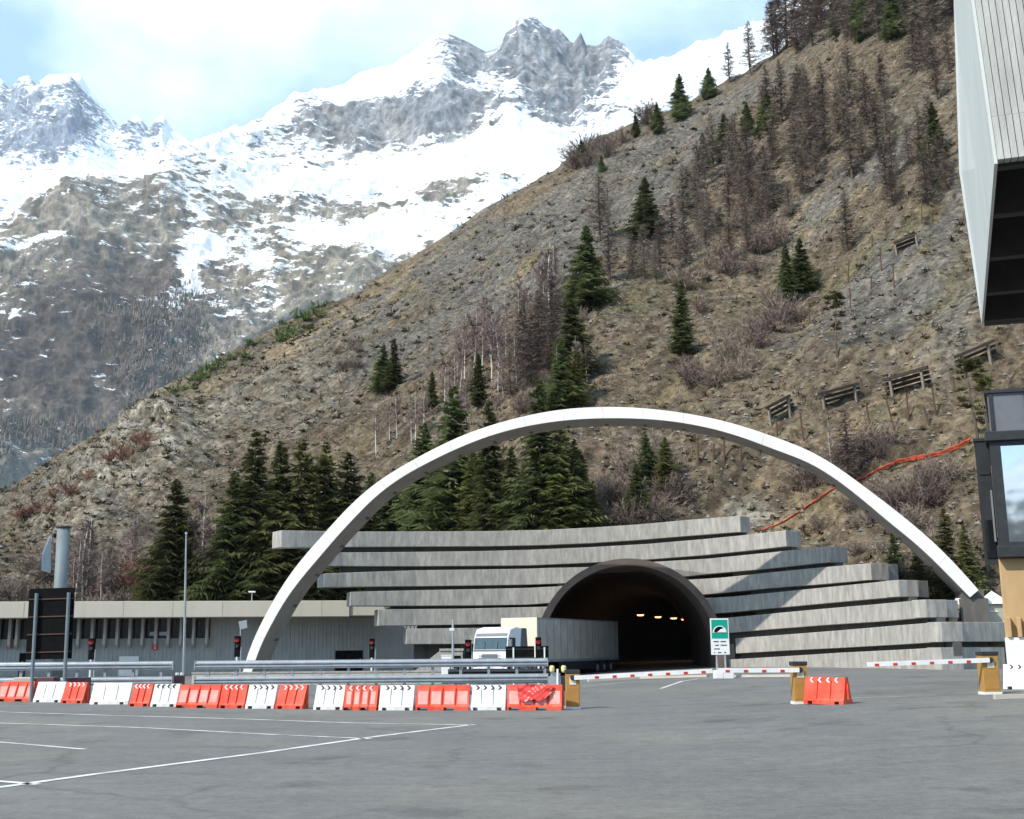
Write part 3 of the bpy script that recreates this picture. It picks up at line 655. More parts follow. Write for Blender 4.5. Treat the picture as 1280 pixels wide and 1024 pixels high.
for sgm in range(NS):
    mb = MB(); vs = []; fs = []
    for k in range(SUB+1):
        i = sgm*SUB+k; o_, n_ = op[i], ip[i]
        if k in (0, SUB) and 0 < i < NP-1:
            dd = (op[i+1]-op[i-1]).normalized()*0.004*(1 if k == 0 else -1); o_ = o_+dd; n_ = n_+dd
        bk = anrm*2.4
        vs += [ai @ q for q in (o_, n_, n_+bk, o_+bk)]
    fs = [(0,1,2,3), tuple(range(4*SUB, 4*SUB+4))[::-1]]
    for k in range(SUB):
        for j in range(4): a = 4*k+j; b = 4*k+(j+1)%4; fs.append((a,b,b+4,a+4))
    mb.add(vs, fs); seg = mb.build('arch_segment', M['arch'], arch, bevel=0.012)
    sv_ = []; sf_ = []      # added panel whose darker colour stands for shade under the segment
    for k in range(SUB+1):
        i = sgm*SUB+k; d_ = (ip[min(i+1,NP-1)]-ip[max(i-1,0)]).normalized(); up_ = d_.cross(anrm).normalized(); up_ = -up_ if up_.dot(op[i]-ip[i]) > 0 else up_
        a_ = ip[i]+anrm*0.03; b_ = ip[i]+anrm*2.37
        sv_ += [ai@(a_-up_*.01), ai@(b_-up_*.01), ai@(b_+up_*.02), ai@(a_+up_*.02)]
    sf_ = [(0,1,2,3), tuple(range(4*SUB, 4*SUB+4))[::-1]]
    for k in range(SUB):
        for j in range(4): a = 4*k+j; b = 4*k+(j+1)%4; sf_.append((a,b,b+4,a+4))
    mb = MB(); mb.add(sv_, sf_); mb.build('soffit_shade_panel', M['arch_soffit_shade'], seg)
# soffit joint plates
for i in range(SUB, NP-1, SUB):
    q = ip[i]; d = (ip[i+1]-ip[i-1]).normalized(); up = d.cross(anrm).normalized()
    if up.z > 0: up = -up
    c_ = q + up*0.012 + anrm*1.9; mb = MB()
    mb.hexa([ai@(c_-d*0.09-anrm*0.3-up*.02), ai@(c_+d*0.09-anrm*0.3-up*.02), ai@(c_+d*0.09+anrm*0.3-up*.02), ai@(c_-d*0.09+anrm*0.3-up*.02)],
            [ai@(c_-d*0.09-anrm*0.3+up*.03), ai@(c_+d*0.09-anrm*0.3+up*.03), ai@(c_+d*0.09+anrm*0.3+up*.03), ai@(c_-d*0.09+anrm*0.3+up*.03)])
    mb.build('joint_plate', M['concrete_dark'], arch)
for e_, zt in ((0, None), (NP-1, None)):
    c_ = (op[e_]+ip[e_])/2 + anrm*1.3; mb = MB()
    z1 = c_.z + (0.25 if e_ else 0.15); lo = -0.05 if e_ == 0 else 2.0
    for k, (hw, a, b) in enumerate(((0.7, lo, z1-0.5), (0.55, z1-0.5, z1-0.02))):
        o = [c_-adir*hw-anrm*(hw+.4), c_+adir*hw-anrm*(hw+.4), c_+adir*hw+anrm*(hw+.4), c_-adir*hw+anrm*(hw+.4)]
        mb.hexa([ai@Vector((v.x,v.y,a)) for v in o], [ai@Vector((v.x,v.y,b)) for v in o])
    if e_: mb.build('plinth', M['concrete_dark'], arch)
    else: mb.build('plinth', M['concrete'], arch)

# ------------------------------------------------------------------ long low building on the left
bl = Vector((P(-330,842,77).x, 77.0, 0)); br = Vector((P(482,842,81.8).x, 81.8, 0)); bdir = (br-bl).normalized(); blen = (br-bl).length
bang = math.atan2(bdir.y, bdir.x)
bld = empty('service_building', bl, bang); tag(bld, 'long low grey concrete building with pale flat roof fascia beside the portal', 'building')
def bx_at(px):   # local x of the pixel column on the roof edge line
    d = ray(px, 760); nb = Vector((-bdir.y, bdir.x, 0)); k = (bl-EYE).dot(nb)/d.dot(nb); return (EYE+d*k-bl).dot(bdir)
ZB, ZT = 3.93, 5.02
xs_ = bx_at(437); xe = bx_at(481)
MB().box(0, xs_, 0, 9, ZB, ZT).build('roof', M['concrete_pale'], bld, bevel=0.03)
MB().box(xs_+0.003, xe, 0.15, 9, ZB+0.06, ZT-0.22).build('roof_step', M['concrete_pale'], bld, bevel=0.03)
for px in range(-280, 440, 62):
    x = bx_at(px); MB().box(x-0.02, x+0.02, -0.012, 0.0, ZB+0.02, ZT-0.02).build('fascia_joint', M['concrete_wall'], bld)
WY = 2.3
xw = bx_at(258)
mb = MB(); mb.box(0, xw, WY, WY+0.3, 0, 2.55); mb.box(xw+.002, xe+3, WY, WY+0.3, 0, ZB)
wall = mb.build('wall', M['concrete_wall'], bld)
x = xw+0.4
ribs = MB()
while x < xe+2.8:
    ribs.box(x, x+0.10, WY-0.05, WY+0.01, 0.05, ZB-0.02); x += 0.28
ribs.build('wall_ribs', M['concrete_wall'], bld)
x = 0.3; ribs = MB()
while x < xw-0.2:
    ribs.box(x, x+0.10, WY-0.04, WY+0.01, 0.05, 2.3); x += 0.28
ribs.build('wall_ribs', M['concrete_wall'], bld)
fin_px = [-60,-44,-28,-12,4,13,29,45,61,77,91.5,109,125,141,157,173,190,206,222,238,255]
fxs = [bx_at(p_-0) for p_ in [q for q in range(-300,-60,16)] + fin_px]
finm = None
for i, x in enumerate(fxs):
    if finm is None:
        finm = MB().prism([(WY-0.55,ZB),(WY-0.55,2.15),(WY-0.35,1.95),(WY+0.05,1.95),(WY+0.05,ZB)], 'x', -0.09, 0.09).mesh('fin'); finm.materials.append(M['concrete'])
    o = link_mesh('fin', finm, None, bld); o.location = (x, 0, -0.002)
    if i:
        p = MB().box(fxs[i-1]+0.1, x-0.1, WY+0.12, WY+0.16, 2.56, ZB).build('window_pane', M['glass_dark'], bld)
        if i % 2: MB().box((fxs[i-1]+x)/2-0.02, (fxs[i-1]+x)/2+0.02, WY+0.09, WY+0.12, 2.56, ZB).build('mullion', M['dark_metal'], p)
MB().box(0, xw, WY+2.6, WY+2.7, 0, ZB).build('back_partition', M['black'], bld)
def door(px0, px1, ztop, mt, nm='door'):
    a, b = bx_at(px0), bx_at(px1)
    d = MB().box(a, b, WY-0.09, WY-0.055, 0.02, ztop).build(nm, M[mt], bld)
    MB().box(b-0.22, b-0.14, WY-0.13, WY-0.09, 1.0, 1.06).build('handle', M['galv'], d)
door(16.5, 24.5, 1.62, 'black'); door(144, 169, 1.35, 'white', 'meter_cabinet_door'); door(419, 454, 1.62, 'black', 'garage_door')
for px, yy in ((3,807), (189,810)):     # fire point signs on the wall
    a = bx_at(px); z0 = 1.95 if px < 100 else 1.78
    sgn = MB().box(a-0.2, a+0.2, WY-0.12, WY-0.09, z0, z0+0.46).build('extinguisher_sign', M['red'], bld)
    MB().box(a-0.06, a+0.06, WY-0.127, WY-0.12, z0+0.06, z0+0.3).build('pictogram', M['white'], sgn)
    MB().box(a-0.03, a+0.05, WY-0.127, WY-0.12, z0+0.31, z0+0.37).build('pictogram', M['white'], sgn)
for px in (186, 198):
    a = bx_at(px); MB().box(a-0.28, a+0.28, WY-0.0, WY+0.05, 2.75, 3.0).build('notice', M['sky_blue_panel'], bld)
# small lamp on the roof
q = bl + bdir*bx_at(312); t = empty('roof_lamp', (q.x-bdir.y*1.2, q.y+bdir.x*1.2, ZT), bang); MB().tube([(0,0,0),(0,0,0.62)],0.035).build('pole', M['galv'], t)
MB().box(-0.24,0.24,-0.12,0.12,0.62,0.72).build('lamp_head', M['white'], t, bevel=0.02); tag(t, 'small white lamp on a short pole on the roof edge', 'lamp')

# ------------------------------------------------------------------ guard rails
def wbeam(x0, x1, z, h=0.30):
    prof = [(0,z),(0.0,z+.03),(-.08,z+.07),(-.08,z+.11),(-.01,z+.145),(-.08,z+.18),(-.08,z+.22),(0,z+.27),(0,z+.30),(0.02,z+.30),(0.02,z)]
    mb = MB(); n = len(prof); mb.add([(x0,p,q) for p,q in prof]+[(x1,p,q) for p,q in prof], [tuple(range(n)), tuple(range(n,2*n))[::-1]]+[(i,(i+1)%n,(i+1)%n+n,i+n) for i in range(n)]); return mb
RY = 44.0
postm = MB().box(-0.05,0.05,0.03,0.15,0,1.22).mesh('post'); postm.materials.append(M['galv_dull'])
def rail(px0, px1, label, dark_from=None):
    a = P(px0,840,RY); b = P(px1,840,RY); ln = b.x-a.x
    t = empty('guard_rail', (a.x, RY, 0))
    for z in (0.98, 0.42):
        r_ = wbeam(0, ln, z).build('rail', M['galv'], t)
        MB().box(-0.035, -0.003, -0.09, 0.03, z-0.01, z+0.31).build('end_cap', M['galv'], r_); MB().box(ln+0.003, ln+0.035, -0.09, 0.03, z-0.01, z+0.31).build('end_cap', M['galv'], r_)
    x = 0.45
    while x < ln:
        o = link_mesh('post', postm, None, t); o.location = (x, 0, 0); x += 1.04
    tag(t, label, 'guard rail', 'two-tier galvanised guard rails'); return t
rail(-130, 215.5, 'two-tier galvanised guard rail behind the big black sign back')
rail(244.5, 684, 'long two-tier galvanised guard rail passing in front of the arch foot and truck')
# far run of rail behind; upper beam's shade put in as dark metal
t = empty('rear_guard_rail', (P(560,850,47.5).x, 47.5, 0)); ln = P(690,850,47.5).x - P(560,850,47.5).x
wbeam(0, ln, 0.28).build('rail', M['galv_dull'], t); wbeam(0, ln, 0.55).build('rail', M['dark_metal'], t)
for k in range(5): o = link_mesh('post', postm, None, t); o.location = (0.3+k*0.95,0,-0.35)
tag(t, 'dark low guard rail end in front of the truck wheels', 'guard rail')
# blocks behind the left rail
def low_wall(px0, px1, Y, z1, mt, label, cat='concrete block', nm='concrete_block', d=0.6):
    a = P(px0,850,Y).x; b = P(px1,850,Y).x; t = empty(nm, ((a+b)/2, Y, ground_z((a+b)/2))); w = (b-a)/2
    MB().prism([(-w,0),(w,0),(w*0.97,z1),(-w*0.97,z1)], 'y', 0, d).build('body', M[mt], t, bevel=0.03)
    MB().tube([(-w*.45,-.02,0.02),(-w*.35,-.02,z1*.45),(0,-.02,z1*.62),(w*.35,-.02,z1*.45),(w*.45,-.02,0.02)], 0.035, 6).build('lifting_loop', M['dark_metal'], t)
    tag(t, label, cat, 'sign ballast blocks'); return t
low_wall(16, 40, 41.4, 0.78, 'concrete_pale', 'pale concrete ballast block at the left post of the black sign')
low_wall(43, 68, 41.6, 0.78, 'maroon', 'maroon ballast block between the posts of the black sign')
low_wall(78, 107, 41.4, 0.76, 'maroon', 'maroon ballast block at the right post of the black sign')
# control box by the rail gap
a = P(224,850,44.4); t = empty('control_box', (a.x, 44.4, 0)); MB().box(-.18,.18,-.12,.12,0,0.75).build('cabinet', M['maroon'], t, bevel=.01)
MB().tube([(-.08,-.0,0.75),(-.08,0,0.85)],.07).build('light', M['white'], t); MB().tube([(.10,-.0,0.75),(.10,0,0.85)],.07).build('light', M['white'], t); MB().box(.22,.62,0,.2,0,0.42).build('side_box', M['dark_metal'], t)
tag(t, 'brown control box with two small white lights in the guard rail gap', 'control box')

# low pale wall in the background, seen under the rails
t = empty('low_wall', (P(240,845,58).x, 58, 0)); ln = P(560,845,58).x - P(240,845,58).x
MB().box(0, ln, 0, 0.25, 0, 0.55).build('wall', M['concrete_pale'], t); MB().box(-0.03, ln+.03, -0.03, 0.28, 0.553, 0.63).build('coping', M['concrete'], t)
for k in range(int(ln/1.3)): MB().box(0.6+k*1.3, 0.68+k*1.3, -0.02, 0.0, 0.02, 0.53).build('joint', M['concrete_wall'], t)
tag(t, 'low pale concrete wall seen under the long guard rail', 'wall')

# ------------------------------------------------------------------ signs, poles, signals on the left
Ys = 40.6
a = P(43,830,Ys).x; b = P(83.5,830,Ys).x
t = empty('road_sign', ((a+b)/2, Ys, 0)); w = (b-a)/2
zt = P(60,737,Ys).z; zb = P(60,824,Ys).z
for x in (-w, w): MB().tube([(x,-0.06,0),(x,-0.06,zt-0.12)], 0.062, 10).build('post', M['steel_paint'], t, smooth=False)
pn = MB().box(-w-0.30, w+0.16, 0.03, 0.07, zb, zt+0.05).build('panel', M['black'], t)
for k in range(4): MB().box(-w-0.29, w+0.15, -0.002, 0.03, zb+0.22+k*0.60, zb+0.26+k*0.60).build('stiffener', M['rust'], pn)
t.rotation_euler[1] = -0.02; tag(t, 'large black back of a road sign on two grey steel posts', 'road sign')

Yc = 52.0
c_ = P(73,800,Yc); t = empty('steel_column', (c_.x, Yc, 0)); zt = P(73,660,Yc).z
MB().tube([(0,0,0),(0,0,zt)], 0.28, 24).build('column', M['steel_paint'], t, smooth=True)
MB().tube([(0,0,zt),(0,0,zt+0.05)], 0.33, 24).build('cap', M['dark_metal'], t)
mb = MB(); q = [P(65,669,Yc+.9), P(64,716,Yc+.9), P(54,713,Yc+.2), P(55,692,Yc+.2)]
vs = [v-Vector(t.location) for v in q]; mb.add(vs+[v+Vector((0.04,0.05,0)) for v in vs], [(0,1,2,3),(7,6,5,4),(0,4,5,1),(1,5,6,2),(2,6,7,3),(3,7,4,0)])
mb.build('side_panel', M['sky_blue_panel'], t); MB().bar((0,0.3,zt-.5),(-0.45,0.75,zt-.5),0.06).build('bracket', M['galv_dull'], t)
MB().box(-0.42,-0.28,-.05,.05,zt-0.42,zt-0.25).build('lamp', M['black'], t)
t.rotation_euler[1] = -0.016; tag(t, 'thick grey steel column with a slanted pale blue panel behind the sign', 'column')

c_ = P(230,845,45.5); t = empty('mast', (c_.x, 45.5, 0)); zt = P(231,668,45.5).z
MB().tube([(0,0,0),(-0.08,0,zt*.5),(-0.18,0,zt)], [0.055,0.05,0.03], 8).build('pole', M['galv_dull'], t); MB().tube([(-0.18,0,zt),(-0.18,0,zt+.08)],.05).build('tip', M['galv'], t); MB().box(-.15,.15,-.15,.15,0,.06).build('base_plate', M['galv_dull'], t)
tag(t, 'thin tall grey mast rising by the guard rail gap', 'mast')

def signal(px, y_lamp, Y, label, plate=False, h=0.5, sc=1.0):
    q = P(px, y_lamp, Y); t = empty('traffic_light', (q.x, Y, 0)); z = q.z
    MB().tube([(0,0,0),(0,0,z-0.3*sc)], 0.05*sc, 8).build('post', M['white'], t); MB().tube([(0.19*sc,0,0),(0.19*sc,0,z-0.35*sc)], 0.035*sc, 8).build('post', M['galv'], t)
    hd = MB().box(-0.14*sc,0.14*sc,-0.05,0.16,z-0.85*sc,z+0.2*sc).build('housing', M['black'], t, bevel=0.02)
    MB().tube([(0,-0.12,z),(0,-0.051,z)], 0.11*sc, 12).build('red_lens', M['lamp_red'], hd)
    MB().tube([(0,-0.12,z-0.3*sc),(0,-0.051,z-0.3*sc)], 0.09*sc, 12).build('amber_lens', M['dark_metal'], hd)
    MB().prism([(-0.13*sc,z+0.08),(0.13*sc,z+0.08),(0.10*sc,z+0.14*sc),(-0.10*sc,z+0.14*sc)], 'y', -0.26*sc, -0.052).build('visor', M['black'], hd)
    if plate:
        pp = [P(298,777,Y),P(308,775,Y),P(309,785,Y),P(300,787,Y)]; mb = MB(); vs = [v-Vector(t.location) for v in pp]
        mb.add(vs+[v+Vector((0.02,0.06,0)) for v in vs], [(0,1,2,3),(7,6,5,4),(0,4,5,1),(1,5,6,2),(2,6,7,3),(3,7,4,0)]); mb.build('back_plate', M['galv_dull'], t)
        MB().bar((0.12,0.03,z),(0.12,0.03,pp[3].z+0.1),0.04).build('bracket', M['galv'], t)
    tag(t, label, 'traffic light', 'red-topped traffic lights'); return t
signal(297, 800, 60, 'traffic light with grey back plate beside the arch foot', True)
signal(465, 803, 66, 'traffic light standing alone before the black garage door')
signal(585, 805, 56, 'traffic light left of the white truck cab')
signal(673, 802, 56, 'traffic light between the truck and the tunnel mouth')
signal(115, 803, 56, 'traffic light just right of the black sign back', sc=0.95)

q = P(566,775,56); t = empty('lamp_post', (P(566,842,56).x, 56, 0)); MB().tube([(0,0,0),(0,0,q.z)], 0.055, 8).build('pole', M['galv'], t); MB().box(-.16,.06,-.06,.06,q.z-.5,q.z-.38).build('clamp', M['white'], t)
MB().box(-.12,.12,-.12,.12,0,.05).build('base_plate', M['galv_dull'], t); tag(t, 'slim pale pole with a clamp beside the white cabinet', 'pole')
a = P(552,842,57); t = empty('electrical_cabinet', (P(558.5,842,57).x, 57, 0)); z_ = P(558,820,57).z
MB().box(-.26,.26,0,.4,0.08,z_).build('cabinet', M['white'], t, bevel=.015); MB().box(-.28,.28,-.02,.42,z_+.003,z_+.05).build('lid', M['white'], t); MB().box(-.24,.24,.02,.38,0,.08).build('plinth', M['concrete_dark'], t)
dr = MB().box(-.22,.22,-.012,0.0,.14,z_-.06).build('door', M['white'], t); MB().box(.14,.18,-.03,-.012,.7,.85).build('handle', M['dark_metal'], dr); tag(t, 'white electrical cabinet behind the guard rail by the truck', 'cabinet')
# concrete stub with sloping parapet (stair head) before the portal
t = empty('stair_parapet', (P(548,842,64).x, 64, 0)); MB().prism([(-1.3,0),(1.3,0),(1.3,1.55),(0.05,1.55),(-1.3,0.5)], 'y', 0, 0.35).build('parapet', M['concrete'], t)
MB().box(.25,1.2,-.02,.0,.0,1.3).build('opening', M['black'], t); MB().box(.05,1.35,-.05,.4,1.553,1.68).build('coping', M['concrete'], t); tag(t, 'sloping concrete stair parapet beneath the lowest portal beam', 'parapet')

# ------------------------------------------------------------------ truck
td = P(649,842,69.5); TH = R(180-26)
truck = empty('truck', (td.x, td.y, 0)); hd = Vector((-math.sin(R(26)), -math.cos(R(26)), 0))
truck.rotation_euler = (0, 0, math.atan2(hd.y, hd.x))     # local +x is the way the truck drives
tag(truck, 'white truck cab pulling a grey tarpaulin trailer out of the tunnel', 'truck')
# trailer: front panel at x=0, body towards -x ; local +y is its left side (seen in shade)
TW = 1.17; TL = 13.2; Z0, Z1 = 0.92, 3.42
tr_ = MB().box(-TL, -0.06, -TW, TW, Z0, Z1).build('trailer_body', M['tarp_grey'], truck, bevel=0.03)
MB().box(-0.058, 0.0, -TW-.01, TW+.01, Z0, Z1+.01).build('trailer_front', M['tarp_cream'], truck, bevel=0.02)
for k in range(13):
    x = -0.4-k*1.02
    MB().box(x-.012, x+.012, TW, TW+.012, Z0+.12, Z1-.06).build('strap', M['truck_grey'], tr_)
MB().box(-TL, 0, TW+.003, TW+.03, Z0-.06, Z0+.1).build('side_rail', M['galv_dull'], truck)
MB().box(-TL, 0, TW+.003, TW+.025, Z1-.05, Z1+.02).build('top_rail', M['galv_dull'], truck)
MB().box(-TL, -0.1, -.4, .4, 0.6, Z0-.003).build('chassis', M['dark_metal'], truck)
MB().box(-9.0, -3.2, TW-.05, TW, 0.35, 0.85).build('side_skirt', M['dark_metal'], truck)
wm = MB(); n_ = 20
wh = MB().tube([(0,-.14,0),(0,-.12,0),(0,.12,0),(0,.14,0)], [.38,.44,.44,.38], n_).mesh('tyre'); wh.materials.append(M['rubber'])
rm = MB().tube([(0,-.15,0),(0,.15,0)], .22, 16).mesh('rim'); rm.materials.append(M['galv_dull'])
for x in (-11.8,-10.6,-9.4, 3.35, 0.9):
    for y in (-1.0, 1.0):
        o = link_mesh('wheel', wh, None, truck); o.location = (x, y, .44); r_ = link_mesh('rim', rm, None, o)
# cab
c0, c1, CW = 1.65, 3.75, 1.08
prof = [(c0,0.75),(c0,2.35),(c0+.15,2.75),(c0+.9,2.86),(c1-.45,2.72),(c1-.18,2.30),(c1-.02,1.55),(c1,0.55),(c1-.25,0.45),(c1-.3,0.7)]
cabm = MB(); n = len(prof); cabm.add([(p,-CW,q) for p,q in prof]+[(p,CW,q) for p,q in prof], [tuple(range(n)), tuple(range(n,2*n))[::-1]]+[(i,(i+1)%n,(i+1)%n+n,i+n) for i in range(n)])
cab = cabm.build('cab', M['truck_white'], truck, bevel=0.05)
def quad_on(p0, p1, y0, y1, nm, mt, off=0.012, parent=cab):
    d = Vector((p1[0]-p0[0],0,p1[1]-p0[1])).normalized(); nv = Vector((d.z,0,-d.x)); nv = nv if nv.x > 0 else -nv
    mb = MB(); a = Vector((p0[0],0,p0[1])); b = Vector((p1[0],0,p1[1]))
    lo = [a+Vector((0,y0,0))-nv*.005, a+Vector((0,y1,0))-nv*.005, b+Vector((0,y1,0))-nv*.005, b+Vector((0,y0,0))-nv*.005]
    mb.hexa(lo, [v+nv*(off+.005) for v in lo]); return mb.build(nm, M[mt], parent)
quad_on((c1-.035,1.62),(c1-.17,2.26),-1.02,1.02,'windscreen','screen')
quad_on((c1-.20,2.31),(c1-.33,2.50),-1.0,1.0,'sun_visor','truck_grey',0.02); quad_on((c1-.345,2.52),(c1-.42,2.64),-.45,.45,'marker_strip','white',0.02)
quad_on((c1-.004,0.95),(c1-.018,1.42),-.85,.85,'grille','truck_white',0.03)
for k in range(3): quad_on((c1-.003,1.0+k*.12),(c1-.006,1.04+k*.12),-.7,.7,'grille_slot','truck_grey',0.045)
quad_on((c1,0.57),(c1-.004,0.86),-1.1,1.1,'bumper','truck_white',0.09)
for y in (-.92,.92): quad_on((c1-.001,0.66),(c1-.003,0.82),y-.16,y+.16,'headlight','mirror_glass',0.11)
MB().box(c1-1.05,c1-.3,CW-.004,CW+.012,1.62,2.25).build('side_window', M['screen'], cab)
MB().box(c1-1.15,c1-.2,CW-.004,CW+.008,0.75,1.55).build('door', M['truck_white'], cab)
for y in (-1.0,1.0):
    mm = MB().box(c1-.1,c1+.02,y*1.28-.1,y*1.28+.1,1.55,2.15).build('mirror', M['truck_grey'], cab, bevel=.03); MB().bar((c1-.05,y*1.12,2.1),(c1-.05,y*1.28,2.1),.04).build('mirror_arm', M['dark_metal'], mm)
for y in (-.35,.45): quad_on((c1-.05,1.64),(c1-.12,2.02),y,y+.03,'wiper','black',0.03)
quad_on((c1-.0,0.62),(c1-.002,0.74),-.26,.26,'number_plate','white',0.12); quad_on((c1-.0,0.47),(c1-.001,0.57),-1.0,1.0,'lower_bumper','truck_grey',0.06)
quad_on((c1-.024,1.50),(c1-.036,1.6),-1.04,1.04,'scuttle','truck_grey',0.016); quad_on((c1-.004,1.15),(c1-.012,1.36),-.5,.5,'badge_panel','truck_grey',0.036)
# grey fairings at the cab's rear corner
MB().hexa([(c0-.55,CW-.2,1.2),(c0+.5,CW-.2,1.2),(c0+.5,CW+.05,1.2),(c0-.55,CW+.05,1.2)],[(c0-.4,CW-.25,2.8),(c0+.25,CW-.25,2.8),(c0+.25,CW+.03,2.8),(c0-.4,CW+.03,2.8)]).build('side_fairing', M['truck_grey'], cab, bevel=.03)
MB().box(-.2,c1-.4,-.45,.45,.45,.74).build('cab_chassis', M['dark_metal'], truck); MB().box(-.1,c0+.3,CW-.35,CW,0.45,1.15).build('fuel_tank', M['galv_dull'], truck, bevel=.05)

# two dark boards on posts in front of the truck
for (p0,p1,y0,y1,lab) in ((632,668,808,825.5,'wide black board on a post just right of the truck cab'),(675.5,686,807.5,825.5,'narrow black board at the right end of the guard rail')):
    q0 = P(p0,y0,50); q1 = P(p1,y1,50); xc = (q0.x+q1.x)/2; t = empty('black_board', (xc,50,0)); w = (q1.x-q0.x)/2
    MB().box(-w,w,0,.04,q1.z,q0.z).build('panel', M['black'], t); MB().tube([(0 if w<.4 else -w*.45,-.04,0),(0 if w<.4 else -w*.45,-.04,q0.z-.05)],.035,8).build('post', M['white'], t)
    for zz in (q1.z+.12, q0.z-.12): MB().box(-w+.02,w-.02,-.018,-.002,zz-.02,zz+.02).build('stiffener', M['dark_metal'], t)
    tag(t, lab, 'board')
# rail terminal with yellow beacons
q = P(697,845,43); t = empty('beacon_stand', (q.x,43,0))
MB().prism([(-.32,0),(.1,0),(.1,.75),(-.2,.8),(-.34,.5)], 'y', 0,.12).build('rail_terminal', M['galv'], t); MB().tube([(.0,-.05,0),(.0,-.05,.9)],.04).build('post', M['white'], t)
for x in (-.2,.22): MB().tube([(x,-.06,.78),(x,-.06,.84),(x,-.06,.98),(x,-.06,1.02)],[.06,.09,.09,.05],12).build('beacon', M['yellow'], t)
MB().box(.12,.42,-.05,.15,0.1,.62).build('battery_box', M['dark_metal'], t); MB().tube([(.36,-.06,.6),(.36,-.06,.8)],.08,10).build('white_lamp', M['white'], t); tag(t, 'two yellow warning beacons on a stand at the guard rail end', 'beacon')

